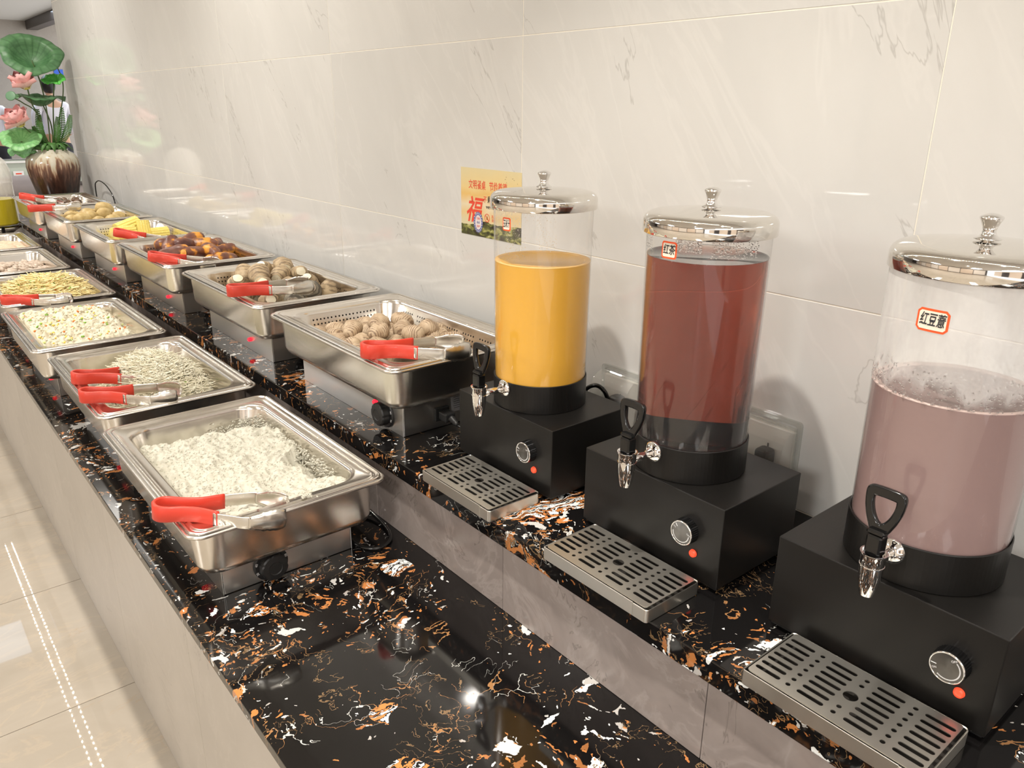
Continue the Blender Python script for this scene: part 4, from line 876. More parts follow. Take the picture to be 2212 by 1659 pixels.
def dispenser(y, label, liquid, lz, txt, sw, sh, sa, sz, cut, fog=0.0, R=0.0775, knob_rot=0.0, dx=0.0):
    xc = 0.8475+dx
    t = thing('drink_dispenser', label, 'drink dispenser', (xc, y, ZB), group='drink dispensers')
    hb = BXT-ZB; x0 = 0.765-0.8475-dx*0; wY = 0.249
    xf_, xb = 0.765-xc, 0.940-xc
    fh = 0.008
    bm = box_bm((xb-xf_, wY, hb-fh), 0.0012, 2, ((xf_+xb)/2, 0, (hb+fh)/2)); link('housing', bm_mesh(bm), M['black_box'], t)
    link('base_plate', box((xb-xf_-0.006, wY-0.006, 0.0035), 0.0005, 1, ((xf_+xb)/2, 0, fh-0.0019)), M['black_matte'], t)
    for sx in (xf_+0.02, xb-0.02):
        for sy in (-wY/2+0.02, wY/2-0.02): link('foot', lathe([(0.010, 0.0), (0.011, 0.002), (0.011, fh-0.003), (0, fh-0.003)], 16, True), M['black_matte'], t, (sx, sy, 0))
    zt = hb
    link('base_ring', lathe([(R+0.0015, 0.0), (R+0.0022, 0.001), (R+0.0022, 0.0475), (R+0.0015, 0.0485), (R+0.0008, 0.0485), (R+0.0005, 0.047), (R+0.0005, 0.006), (0, 0.006)], 96), M['black_box'], t, (0, 0, zt), smooth=False)
    zl0 = CAMZ-0.150-ZB          # lower edge of lid
    Rg = R+0.0002
    gp = [(Rg*0.4, 0.010), (Rg-0.006, 0.010), (Rg-0.0015, 0.013), (Rg, 0.018), (Rg+0.0005, 0.10), (Rg+0.0026, zl0-zt+0.004)]
    tk = link('tank', lathe(gp, 96), M['glass_fog'] if fog else M['glass'], t, (0, 0, zt), smooth=True)
    # lid: short wall, rounded shoulder, shallow dome
    RL = 0.0862
    lid = link('lid', lathe([(RL-0.0025, 0.0), (RL-0.0005, 0.0), (RL, 0.0006), (RL, 0.0135), (RL-0.0006, 0.0168), (RL-0.0026, 0.0205), (RL-0.0062, 0.0236), (RL-0.0115, 0.0256), (RL-0.020, 0.0268), (RL-0.045, 0.0287), (0.012, 0.0298), (0, 0.0299)], 96), M['lid_steel'], t, (0, 0, zl0), smooth=True)
    link('lid_knob', lathe([(0, 0.0), (0.0060, 0.0), (0.0060, 0.0016), (0.0122, 0.0022), (0.0128, 0.0030), (0.0124, 0.0038), (0.0092, 0.0052), (0.0068, 0.0078), (0.0062, 0.0110), (0.0070, 0.0145), (0.0088, 0.0190), (0.0106, 0.0225), (0.0108, 0.0238), (0.0098, 0.0252), (0.0050, 0.0272), (0, 0.0280)], 40), M['chrome'], lid, (0, 0, 0.0292), smooth=True)
    # liquid
    zlq = CAMZ+lz-ZB
    Rl = Rg-0.0012
    lp = [(0, 0.0145), (Rl-0.006, 0.0145), (Rl-0.001, 0.018), (Rl, 0.024), (Rl+0.0005, 0.10), (Rl+0.0018, zlq-zt-0.0012), (Rl+0.0020, zlq-zt), (Rl+0.0004, zlq-zt-0.0008), (0, zlq-zt-0.0010)]
    lq = link({'tea': 'red_tea', 'juice': 'orange_juice', 'milk': 'pale_purple_milk_drink'}[liquid], lathe(lp, 96), M[liquid], None, (xc, y, BXT), smooth=True)
    tag(lq, {'tea': 'clear reddish brown tea filling the middle dispenser', 'juice': 'opaque orange juice filling the left dispenser', 'milk': 'pale purple milky drink filling the right dispenser'}[liquid], 'drink')
    if liquid != 'tea':
        nb = 90; fr_ = link('foam_ring', lathe([(Rl+0.0010, -0.0015), (Rl+0.0022, 0.0), (Rl+0.0015, 0.0012), (Rl-0.001, 0.0010), (Rl-0.004, 0.0002), (Rl-0.006, -0.0008)], 96), simple('foam', (0.85, 0.52, 0.16) if liquid == 'juice' else (0.62, 0.48, 0.44), 0.4), lq, (0, 0, zlq-zt), smooth=True)
    # tap
    tx = (0.7155 if not dx else 0.730)-xc; tz = CAMZ-0.4765-ZB
    tap = link('tap', lathe([(0.0060, 0.0), (0.0072, 0.0008), (0.0090, 0.008), (0.0112, 0.021), (0.0120, 0.036), (0.0124, 0.0361), (0.0124, 0.0368), (0.0119, 0.0370), (0.0126, 0.048), (0.0136, 0.0500), (0.0136, 0.0512), (0.0118, 0.0512), (0.0112, 0.047), (0, 0.047)], 48, True), M['chrome'], t, (tx, 0, tz), smooth=False)
    for p in tap.data.polygons: p.use_smooth = True
    mod = tap.modifiers.new('e', 'EDGE_SPLIT'); mod.split_angle = 0.7
    px = xf_  # pipe to tank
    Rx = -(R+0.001)
    pp = lathe([(0.0055, 0.0), (0.0055, Rx-tx), (0.0, Rx-tx)], 24, True); pp.transform(Matrix.Rotation(PI/2, 4, 'Y')); link('spout_pipe', pp, M['chrome'], tap, (0, 0, 0.036), smooth=True)
    fl = lathe([(0.0, 0.0), (0.0060, 0.0), (0.0085, 0.0008), (0.0135, 0.0042), (0.0145, 0.0060), (0.0145, 0.0075), (0.0, 0.0078)], 36); fl.transform(Matrix.Rotation(PI/2, 4, 'Y')); link('collar', fl, M['chrome'], tap, (Rx-tx-0.0078, 0, 0.036), smooth=True)
    lv = link('lever', boxes([((0.016, 0.016, 0.024), (0, 0, 0.012)), ((0.012, 0.019, 0.006), (-0.001, 0, 0.027))], 0.002), M['black_gloss'], tap, (0, 0, 0.048))
    hm = HANDLE.copy(); hm.transform(Matrix.Diagonal((1.3, 1.0, 1.0, 1.0))); hm.transform(Matrix.Translation((0.002, 0, 0.028)) @ Matrix.Rotation(0.10, 4, 'Y') @ Matrix.Rotation(PI/2, 4, 'Z') @ Matrix.Rotation(PI/2, 4, 'X')); link('lever_handle', hm, M['black_gloss'], lv)
    # dial on the front
    kz = CAMZ-0.528-ZB; ky = -0.071 if y > 0.5 else -0.082
    k = thing_part('temperature_knob', t, (xf_-0.0001, ky, kz))
    rim = lathe([(0.0165, 0.0), (0.0165, 0.0125), (0.0172, 0.0135), (0.0172, 0.0150), (0.0162, 0.0156), (0.0160, 0.0150), (0.0, 0.0150)], 64); rot = Matrix.Rotation(-PI/2, 4, 'Y')
    body = lathe([(0.0178, 0.0), (0.0172, 0.0128), (0.0, 0.0128)], 120)
    for v in body.vertices:
        if abs(math.hypot(v.co.x, v.co.y)) > 0.01: a_ = math.atan2(v.co.y, v.co.x); q_ = 1+0.022*math.cos(a_*40); v.co.x *= q_; v.co.y *= q_
    body.transform(rot)
    kb = link('temperature_knob', body, M['knob_side'], t, (xf_-0.0001, ky, kz)); bpy.data.objects.remove(k)
    rr_ = lathe([(0.0166, 0.0125), (0.0174, 0.0130), (0.0175, 0.0142), (0.0168, 0.0150), (0.0160, 0.0150), (0.0158, 0.0144)], 64); rr_.transform(rot); link('chrome_rim', rr_, M['chrome'], kb, smooth=True)
    fc = lathe([(0.0159, 0.0145), (0.0, 0.0147)], 64); fc.transform(rot); link('knob_face', fc, M['dial_face'], kb)
    # printed scale: local drawing then turned to face -X, seen from front: right = -Y
    def front(me): me.transform(Matrix.Translation((-0.0149, 0, 0)) @ Matrix(((0, 0, -1, 0), (-1, 0, 0, 0), (0, 1, 0, 0), (0, 0, 0, 1)))); return me
    bmj = bmesh.new(); rn = ring_num(0.0128, -2.6, 0.4, 44); rn.transform(Matrix.Rotation(knob_rot, 4, 'Z')); bmj.from_mesh(rn)
    tm = text_mesh('OFF', 0.0036); tm.transform(Matrix.Rotation(knob_rot, 4, 'Z') @ Matrix.Translation((0.0098, 0.0072, 0))); bmj.from_mesh(tm)
    tm = text_mesh('ON', 0.0030); tm.transform(Matrix.Rotation(knob_rot, 4, 'Z') @ Matrix.Translation((-0.0125, 0.000, 0))); bmj.from_mesh(tm)
    b1 = box((0.0052, 0.0007, 0.0003)); b1.transform(Matrix.Rotation(knob_rot+2.75, 4, 'Z') @ Matrix.Translation((0.0125, 0, 0))); bmj.from_mesh(b1)
    link('dial_print', front(bm_mesh(bmj)), M['print_white'], kb)
    lm = lathe([(0.0, 0.0042), (0.0035, 0.0040), (0.0050, 0.0030), (0.0056, 0.0)], 24); lm.transform(rot); link('indicator_lamp', lm, M['lamp_orange'], t, (xf_, ky-0.012, CAMZ-0.5585-ZB), smooth=True)
    sticker(t, sw, sh, txt, sa, CAMZ+sz-ZB, Rg+0.0022, cut)
    return t, tk, Rg, zl0, zlq
def thing_part(name, parent, loc):
    o = bpy.data.objects.new(name, None); COL.objects.link(o); o.parent = parent; o.location = loc; return o
def dialmat():
    m, nt, b = mat('spun_black_metal'); b.inputs['Base Color'].default_value = (0.16, 0.155, 0.15, 1); b.inputs['Metallic'].default_value = 1; b.inputs['Roughness'].default_value = 0.22
    b.inputs['Anisotropic'].default_value = 0.9; tg = N(nt, 'ShaderNodeTangent'); tg.direction_type = 'RADIAL'; tg.axis = 'X'; L(nt, tg.outputs[0], b.inputs['Tangent']); return m
M['dial_face'] = dialmat(); M['knob_side'] = simple('dark_chrome', (0.16, 0.16, 0.165), 0.16, 1.0)
t1, k1, Rg, zl0, zq = dispenser(0.9486, 'left black dispenser with a glass tank half full of orange juice', 'juice', -0.234, '\u7389\u7c73\u6c41', 0.0185, 0.0205, 0.05, -0.170, False, dx=0.0)
droplets('condensation_drops', k1, Rg+0.0016, [(-0.9, 0.9, 0.31, 0.325, 0.0003, 0.0008), (0.0, 0.5, 0.25, 0.325, 0.0003, 0.0008), (0.7, 1.1, 0.27, 0.32, 0.0003, 0.0009)], 420, 3)
t2, k2, Rg, zl0, zq = dispenser(0.6247, 'middle black dispenser with a tank of reddish brown tea', 'tea', -0.179, '\u7ea2\u8336', 0.0235, 0.0215, 0.015, -0.1655, False, knob_rot=-0.5)
droplets('condensation_drops', k2, Rg+0.0020, [(-1.1, -0.4, 0.307, 0.326, 0.0004, 0.0010), (0.12, 0.55, 0.312, 0.326, 0.0005, 0.0013), (0.7, 1.5, 0.306, 0.326, 0.0005, 0.0013)], 620, 4)
t3, k3, Rg, zl0, zq = dispenser(0.2980, 'right black dispenser with a fogged tank of pale purple drink', 'milk', -0.273, '\u7ea2\u8c46\u85cf'.replace('\u85cf', '\u858f'), 0.0310, 0.0225, -0.05, -0.189, True, fog=1.0, R=0.0805, knob_rot=0.45, dx=0.0075)
droplets('condensation_drops', k3, Rg+0.0012, [(-1.4, 1.6, 0.203, 0.240, 0.0005, 0.0018), (-1.4, 1.6, 0.205, 0.27, 0.0004, 0.0010), (-1.4, 1.6, 0.26, 0.327, 0.0003, 0.0009), (-1.2, -0.6, 0.30, 0.326, 0.0004, 0.0012)], 1500, 5)

# drip trays
def drip_tray(y0, y1, xo, label):
    t = thing('drip_tray', label, 'tray', (0.6985+xo, (y0+y1)/2, ZB), group='steel drip trays')
    hy = (y1-y0)/2; hx = 0.0515; H_ = 0.0215
    v, f, K = rloft([(hx-0.001, hy-0.001, 0.004, 0.0), (hx, hy, 0.0045, 0.001), (hx, hy, 0.0045, H_-0.003), (hx-0.0005, hy-0.0005, 0.004, H_-0.002), (hx-0.0016, hy-0.0016, 0.003, H_-0.003), (hx-0.002, hy-0.002, 0.003, 0.002)], 5, True, True)
    tb = pyd(v, f); tb.polygons.foreach_set('material_index', [1 if (k >= 4*K and k != len(f)-2) else 0 for k in range(len(f))]); link('tray_body', tb, [M['steel_tray'], M['cavity_shade']], t)
    # grate: a folded plate whose front edge hooks over the tray
    gx, gy = hx-0.0025, hy-0.0045
    holes = []
    rows = [-0.076, -0.026, 0.026, 0.076]; sc = gy/0.0935; scx = gx/0.049
    def slot(cx, cy, w_=0.0056, l_=0.025):
        pts = []
        for k in range(7): a = PI*k/6; pts.append((cx+w_/2*math.cos(a), cy+(l_-w_)/2+w_/2*math.sin(a)))
        for k in range(7): a = PI+PI*k/6; pts.append((cx+w_/2*math.cos(a), cy-(l_-w_)/2+w_/2*math.sin(a)))
        return pts
    for ry in rows:
        for k in range(7): holes.append(slot((k-3)*0.0118*scx, ry*sc, l_=0.030))
    for k in range(7):
        for ry in (-0.0515, 0.0515): holes.append(circ((k-3)*0.0118*scx, ry*sc, 0.0028, 10))
    for k in (0, 1, 5, 6): holes.append(circ((k-3)*0.0118*scx, 0, 0.0028, 10))
    holes.append(circ(0, 0, 0.0078, 24))
    g = plate(rrect(gx, gy, 0.004, 4), holes, 0.0010)
    gr = link('grate', g, M['steel_tray'], t, (0, 0, H_-0.0010))
    link('front_flange', box((0.0010, hy*2-0.026, 0.0185), 0.0004, 1, (-hx-0.0006, 0.010, H_-0.0100)), M['steel_tray'], gr, (0, 0, -H_+0.0010+0.0003))
    return t
drip_tray(0.8360, 1.0220, 0.0015, 'steel slotted drip tray in front of the left dispenser')
drip_tray(0.5170, 0.7100, 0.0, 'steel slotted drip tray in front of the middle dispenser')
drip_tray(0.1840, 0.3815, 0.0030, 'bright steel slotted drip tray in front of the right dispenser')

# ------------------------------------------------------------------ notice on the wall
M['poster'] = None
m, nt, b = mat('notice_print'); tc = N(nt, 'ShaderNodeTexCoord'); sx = N(nt, 'ShaderNodeSeparateXYZ'); L(nt, tc.outputs['Object'], sx.inputs[0])
n1 = N(nt, 'ShaderNodeTexNoise', i_Scale=14.0, i_Detail=4.0); L(nt, tc.outputs['Object'], n1.inputs['Vector'])
u = mth(nt, 'ADD', sx.outputs[2], mth(nt, 'MULTIPLY', mth(nt, 'SUBTRACT', n1.outputs['Fac'], 0.5), 0.05))
cy_ = ramp(nt, mth(nt, 'MULTIPLY_ADD', u, 6.9, 0.5), [(0.15, (0.68, 0.62, 0.40)), (0.32, (0.74, 0.55, 0.26)), (0.45, (0.76, 0.66, 0.46)), (0.62, (0.76, 0.50, 0.17)), (0.75, (0.78, 0.60, 0.27)), (1.0, (0.72, 0.62, 0.36))]).outputs[0]
n2 = N(nt, 'ShaderNodeTexNoise', i_Scale=60.0, i_Detail=3.0, i_Distortion=0.6); L(nt, vmth(nt, 'MULTIPLY', tc.outputs['Object'], (1, 0.6, 1.3)), n2.inputs['Vector'])
land = ramp(nt, n2.outputs['Fac'], [(0.36, (0.03, 0.022, 0.014)), (0.5, (0.10, 0.11, 0.03)), (0.6, (0.36, 0.36, 0.10)), (0.7, (0.60, 0.55, 0.34))]).outputs[0]
lim = mth(nt, 'MULTIPLY_ADD', mth(nt, 'SUBTRACT', n1.outputs['Fac'], 0.5), 0.03, mth(nt, 'MULTIPLY_ADD', sx.outputs[1], -0.05, -0.042))
lo = mth(nt, 'LESS_THAN', sx.outputs[2], lim)
L(nt, mixc(nt, lo, cy_, land), b.inputs['Base Color']); b.inputs['Roughness'].default_value = 0.35
PW, PH = 0.212, 0.147
ps = thing('notice', 'yellow notice with red characters about saving food, stuck on the tiles', 'poster', (WX-0.0005, 1.361, CAMZ-0.199))
pb = link('sheet', box((0.0006, PW, PH), 0, 1), m, ps)
def on_wall(me, x, z, lift=0.0006): me.transform(Matrix.Translation((-lift, -x, z)) @ Matrix(((0, 0, -1, 0), (-1, 0, 0, 0), (0, 1, 0, 0), (0, 0, 0, 1)))); return me
def wtext(name, s, size, x, z, m_, sxs=1.0, off=0.0, shear=0.0, lift=0.0006):
    tm = text_mesh(s, size, 0, shear, off)
    for v in tm.vertices: v.co.x *= sxs
    return link(name, on_wall(tm, x, z, lift), m_, ps)
wtext('red_heading', '\u6587\u660e\u9910\u684c', 0.0205, -0.046, 0.037, M['print_red'], 0.76, 0.00015)
wtext('red_heading', '\u8282\u4fed\u517b\u5fb7', 0.0205, 0.028, 0.037, M['print_red'], 0.76, 0.00015)
wtext('large_character', '\u798f', 0.060, -0.060, -0.020, M['print_red'], 0.95, 0.0010, 0.30)
wtext('small_character', '\u4e0d', 0.0155, -0.018, 0.008, M['print_red'], 0.8, 0.0001, 0.15); wtext('small_character', '\u5269', 0.0165, -0.003, 0.0085, M['print_black'], 0.8, 0.0001, 0.15); wtext('small_character', '\u996d', 0.0155, 0.012, 0.008, M['print_red'], 0.8, 0.0001, 0.15)
wtext('black_line', '\u73cd\u60dc\u7cae\u98df\u5149\u76d8\u884c\u52a8', 0.0058, 0.008, -0.0075, M['print_black'], 0.95, 0.0002)
wtext('red_note', '\u7981\u6b62', 0.0075, 0.012, -0.026, M['print_red'], 0.8); wtext('red_note', '\u6d6a\u8d39', 0.0075, 0.012, -0.034, M['print_red'], 0.8)
link('prohibition_ring', on_wall(plate(circ(0, 0, 0.0092, 32), [circ(0, 0, 0.0078, 32)]), -0.010, -0.030), M['print_red'], ps)
bar = box((0.0165, 0.0014, 0.0001)); bar.transform(Matrix.Rotation(-PI/4, 4, 'Z')); link('prohibition_bar', on_wall(bar, -0.010, -0.030, 0.0008), M['print_red'], ps)
bm = bmesh.new(); box_bm((0.0045, 0.006, 0.0001), 0, 1, (0, -0.001, 0), bm); box_bm((0.001, 0.009, 0.0001), 0, 1, (0.0012, 0.001, 0), bm); link('food_icon', on_wall(bm_mesh(bm), -0.010, -0.030), simple('brown_print', (0.25, 0.15, 0.05), 0.6), ps)
M['print_blue'] = simple('blue_print', (0.12, 0.15, 0.38), 0.6)
pts = []; 
for k in range(96):
    a = 2*PI*k/96; q = 1+0.07*math.cos(a*16); pts.append((0.0165*q*math.cos(a), 0.0225*q*math.sin(a)))
lac = [[(0.0140*math.cos(2*PI*(k+0.1)/20)+0.0011*math.cos(j*PI/3)*1.1, 0.0195*math.sin(2*PI*(k+0.1)/20)+0.0017*math.sin(j*PI/3)) for j in range(6)] for k in range(20)]
link('badge_ring', on_wall(plate(pts, [[(0.0112*math.cos(2*PI*k/40), 0.0162*math.sin(2*PI*k/40)) for k in range(40)]]+lac), -0.0415, -0.0425, 0.0012), M['print_blue'], ps)
link('badge_paper', on_wall(plate([(0.0160*math.cos(2*PI*k/40), 0.0222*math.sin(2*PI*k/40)) for k in range(40)], []), -0.0415, -0.0425, 0.0009), simple('badge_white', (0.78, 0.72, 0.70), 0.5), ps)
for i, s in enumerate(['\u6587\u660e', '\u9910\u684c', '\u5149\u76d8']): wtext('badge_text', s[0]+' '+s[1], 0.0058, -0.0415, -0.0345-0.0085*i, M['print_red'] if i != 1 else M['print_blue'], 0.8, 0.0001, 0, 0.0015)
bm = bmesh.new(); r_ = random.Random(5)
for k in range(9):
    q = box((0.004*r_.uniform(0.5, 1), 0.0007, 0.0001)); q.transform(Matrix.Translation((0.045+0.05*r_.random(), 0.036+0.026*r_.random(), 0)) @ Matrix.Rotation(r_.uniform(0, 3), 4, 'Z')); bm.from_mesh(q)
fb = link('flying_birds', on_wall(bm_mesh(bm), 0, 0), simple('grey_print', (0.22, 0.17, 0.08), 0.6), ps)

# ------------------------------------------------------------------ sockets, plugs, cables
M['socket'] = simple('white_socket_plastic', (0.74, 0.71, 0.66), 0.3)
def outlet(y1, z1, label, wd=0.105, ht=0.118):
    t = thing('wall_socket', label, 'socket', (WX, y1, z1-ht/2), group='sockets with clear splash covers')
    link('face_plate', box((0.007, wd*0.84, ht*0.76), 0.002, 2, (-0.0035, 0, -0.004)), M['socket'], t)
    for k, (dy, dz) in enumerate(((-0.008, -0.008), (0.008, -0.008), (0.0, 0.010))): link('pin_slot', box((0.0015, 0.0022, 0.007), 0, 1, (-0.0073, dy, dz-0.004)), M['black_matte'], t)
    # clear hood: frame, curved shell
    fr = plate(rrect(wd/2, ht/2, 0.006, 4), [rrect(wd/2-0.007, ht/2-0.007, 0.004, 4)], 0.006); fr.transform(Matrix.Translation((-0.004, 0, 0)) @ Matrix(((0, 0, -1, 0), (-1, 0, 0, 0), (0, 1, 0, 0), (0, 0, 0, 1)))); link('cover_frame', fr, M['clear_plastic'], t)
    n = 14; hw = wd/2-0.006; v = []; f = []; P = []
    for k in range(n+1):
        a = PI*k/n; P.append((-0.006-0.040*math.sin(a)**0.7, (ht/2-0.010)*math.cos(a)))
    for s in (1, -1):
        for x, z in P: v.append((x, s*hw, z))
    for k in range(n): f.append((k, k+1, n+1+k+1, n+1+k))
    f.append(tuple(range(n+1))); f.append(tuple(range(n+1, 2*n+2))[::-1]); hd = link('cover_hood', pyd(v, f), M['clear_plastic'], t)
    link('hinge_rod', box((0.003, wd-0.016, 0.003), 0.0008, 1, (-0.010, 0, ht/2-0.011)), M['clear_plastic'], t)
    return t
outlet(0.6235, CAMZ-0.456, 'clear covered wall socket behind the middle dispenser')
outlet(0.9460, CAMZ-0.466, 'clear covered wall socket behind the left dispenser')
def cable(label, pts, r=0.0032, n=7, name='power_cable'): 
    return tag(link(name, tube([p for p in catmull(pts, n)], r, 8), M['black_gloss'], smooth=True), label, 'cable')
def plug(label, x, y, z):
    o = thing('power_plug', label, 'plug', (x, y, z)); link('plug_body', box((0.026, 0.026, 0.036), 0.007, 3), M['black_matte'], o); link('prong', box((0.008, 0.002, 0.006), 0, 1, (0.0165, 0.005, 0)), M['chrome'], o); link('prong', box((0.008, 0.002, 0.006), 0, 1, (0.0165, -0.005, 0)), M['chrome'], o); return o
plug('black plug in the socket behind the middle dispenser', WX-0.0285, 0.6150, CAMZ-0.523)
plug('black plug in the socket behind the left dispenser', WX-0.0285, 0.9350, CAMZ-0.528)
cable('black cable from the plug behind the middle dispenser', [(WX-0.036, 0.615, CAMZ-0.542), (WX-0.045, 0.617, CAMZ-0.57), (WX-0.05, 0.63, ZB+0.006), (WX-0.06, 0.70, ZB+0.0045)])
cable('black cable arching out of the socket behind the left dispenser', [(WX-0.044, 0.938, CAMZ-0.530), (WX-0.052, 0.946, CAMZ-0.500), (WX-0.058, 0.966, CAMZ-0.492), (WX-0.063, 0.988, CAMZ-0.510), (WX-0.065, 1.0, CAMZ-0.555), (WX-0.06, 1.01, ZB+0.0045), (WX-0.05, 1.06, ZB+0.0045)], 0.0042)
# appliance lead from the nearest raised warmer
xp = UP[0][0]+0.1725-0.030; yp = UP[0][1]+0.27-0.2185
pl = thing('appliance_plug', 'black lead plugged into the near end of the nearest raised warmer', 'plug', (xp, yp-0.006, ZB+0.030))
bm = box_bm((0.024, 0.026, 0.018), 0.003, 2, (0, -0.012, 0)); link('plug_body', bm_mesh(bm), M['black_matte'], pl)
sr = lathe([(0.0065, 0), (0.0075, 0.004), (0.006, 0.006), (0.007, 0.010), (0.0055, 0.012), (0.006, 0.016), (0.0045, 0.020), (0.0035, 0.024)], 16, True, True); sr.transform(Matrix.Translation((0.0, -0.025, 0)) @ Matrix.Rotation(PI/2+0.35, 4, 'X')); link('strain_relief', sr, M['black_matte'], pl, smooth=True)
link('lead', tube(catmull([(0.0, -0.048, -0.008), (0.012, -0.066, -0.018), (0.04, -0.078, -0.0255), (0.08, -0.078, -0.0262), (0.125, -0.06, -0.0262), (0.15, -0.02, -0.0262)], 7), 0.0034, 8), M['black_gloss'], pl, smooth=True)
# cable looping beside the near lower warmer
cable('black cable looping on the lower counter beside the rice pan', [(0.572, 1.35, ZL+0.02), (0.60, 1.33, ZL+0.03), (0.645, 1.27, ZL+0.02), (0.655, 1.19, ZL+0.006), (0.64, 1.125, ZL+0.0045), (0.605, 1.105, ZL+0.0045), (0.58, 1.13, ZL+0.0045), (0.572, 1.17, ZL+0.012)], 0.0036)
cable('thin dark cable arching up beside the wall near the far pans', [(1.035, 4.50, ZB+0.003), (1.035, 4.52, CAMZ-0.47), (1.032, 4.60, CAMZ-0.415), (1.030, 4.72, CAMZ-0.392), (1.030, 4.82, CAMZ-0.402), (1.030, 4.87, CAMZ-0.44), (1.032, 4.88, ZB+0.003)], 0.0032)

# ------------------------------------------------------------------ vase with artificial lotus
VX, VY = 0.885, 5.10
m, nt, b = mat('drip_glaze'); tc = N(nt, 'ShaderNodeTexCoord'); sp = N(nt, 'ShaderNodeSeparateXYZ'); L(nt, tc.outputs['Object'], sp.inputs[0])
n = N(nt, 'ShaderNodeTexNoise', i_Scale=42.0, i_Detail=4.0); L(nt, vmth(nt, 'MULTIPLY', tc.outputs['Object'], (1.6, 1.6, 0.10)), n.inputs['Vector'])
h = mth(nt, 'MULTIPLY_ADD', mth(nt, 'SUBTRACT', n.outputs['Fac'], 0.5), 0.75, mth(nt, 'DIVIDE', sp.outputs[2], 0.36))
L(nt, ramp(nt, h, [(0.30, (0.022, 0.014, 0.012)), (0.58, (0.07, 0.032, 0.022)), (0.72, (0.17, 0.085, 0.055)), (0.79, (0.42, 0.29, 0.19)), (0.85, (0.52, 0.48, 0.37)), (0.95, (0.56, 0.53, 0.44))]).outputs[0], b.inputs['Base Color']); b.inputs['Roughness'].default_value = 0.12
vase = thing('glazed_vase', 'round vase with cream shoulder and dark brown drip glaze behind the pans', 'vase', (VX, VY, ZB))
link('vase_body', lathe([(0.072, 0.0), (0.076, 0.003), (0.082, 0.03), (0.096, 0.09), (0.113, 0.16), (0.128, 0.225), (0.134, 0.272), (0.130, 0.310), (0.112, 0.340), (0.090, 0.352), (0.084, 0.358), (0.086, 0.364), (0.080, 0.364), (0.078, 0.350), (0.11, 0.28), (0.0, 0.22)], 64, True), m, vase, smooth=True)
def leafmat(name, c1, c2, rib):
    m, nt, b = mat(name); tc = N(nt, 'ShaderNodeTexCoord'); sp = N(nt, 'ShaderNodeSeparateXYZ'); L(nt, tc.outputs['Generated'], sp.inputs[0])
    x = mth(nt, 'SUBTRACT', sp.outputs[0], 0.5); y = mth(nt, 'SUBTRACT', sp.outputs[1], 0.5); a = mth(nt, 'ARCTAN2', y, x)
    k = mth(nt, 'POWER', mth(nt, 'ABSOLUTE', mth(nt, 'COSINE', mth(nt, 'MULTIPLY', a, 9.0))), 14.0)
    n = N(nt, 'ShaderNodeTexNoise', i_Scale=6.0); L(nt, tc.outputs['Generated'], n.inputs['Vector'])
    L(nt, mixc(nt, mth(nt, 'MULTIPLY', k, 0.6), ramp(nt, n.outputs['Fac'], [(0.3, c1), (0.7, c2)]).outputs[0], rib), b.inputs['Base Color']); b.inputs['Roughness'].default_value = 0.45; return m
M['leaf_dark'] = leafmat('lotus_leaf_dark', (0.045, 0.13, 0.05), (0.09, 0.22, 0.09), (0.03, 0.10, 0.035))
M['leaf_light'] = leafmat('lotus_leaf_light', (0.14, 0.38, 0.13), (0.24, 0.50, 0.20), (0.10, 0.30, 0.09))
M['leaf_bright'] = leafmat('lotus_leaf_bright', (0.06, 0.42, 0.04), (0.12, 0.55, 0.08), (0.04, 0.28, 0.03))
M['stem'] = simple('plant_stem', (0.07, 0.12, 0.035), 0.5); M['fern'] = simple('fern_green', (0.06, 0.17, 0.035), 0.5)
m, nt, b = mat('lotus_petal'); tc = N(nt, 'ShaderNodeTexCoord'); sp = N(nt, 'ShaderNodeSeparateXYZ'); L(nt, tc.outputs['Object'], sp.inputs[0])
L(nt, ramp(nt, mth(nt, 'MULTIPLY', sp.outputs[2], 12.0), [(0.0, (0.80, 0.72, 0.42)), (0.22, (0.90, 0.68, 0.62)), (0.7, (0.90, 0.58, 0.55)), (1.0, (0.86, 0.46, 0.46))]).outputs[0], b.inputs['Base Color']); b.inputs['Roughness'].default_value = 0.5; M['petal'] = m
def lotus_leaf(R_, cup, wav, seed, sq=1.0, n=64, rings=12):
    v = [(0, 0, -cup)]; f = []
    for j in range(1, rings+1):
        u = j/rings
        for i in range(n):
            a = 2*PI*i/n; wv_ = wav*u**3*(math.sin(a*5+seed)+0.6*math.sin(a*8+seed*2.1))*R_*0.35; rad = R_*u*(1+0.05*u*math.sin(a*3+seed)+0.03*u*math.sin(a*7+seed))
            z = cup*(-1+min(1.0, (u*1.45)**2)) + wv_ - 0.12*R_*max(0, u-0.72)*2
            v.append((rad*math.cos(a), rad*math.sin(a)*sq, z+0.0018*math.cos(a*18)*u))
    for i in range(n): f.append((0, 1+i, 1+(i+1) % n))
    for j in range(rings-1):
        for i in range(n): f.append((1+j*n+i, 1+(j+1)*n+i, 1+(j+1)*n+(i+1) % n, 1+j*n+(i+1) % n))
    return pyd(v, f)
plant = thing('artificial_lotus', 'artificial lotus arrangement with round leaves and pink flowers in the vase', 'plant', (VX, VY, ZB+0.365))
def PW_(x, z, y=0.0): return Vector((x-VX, y, CAMZ+z-(ZB+0.365)))      # point in plant space from world x and height below/above the lens
vdir = (Vector((0, 0, CAMZ))-Vector((VX, VY, CAMZ))).normalized()
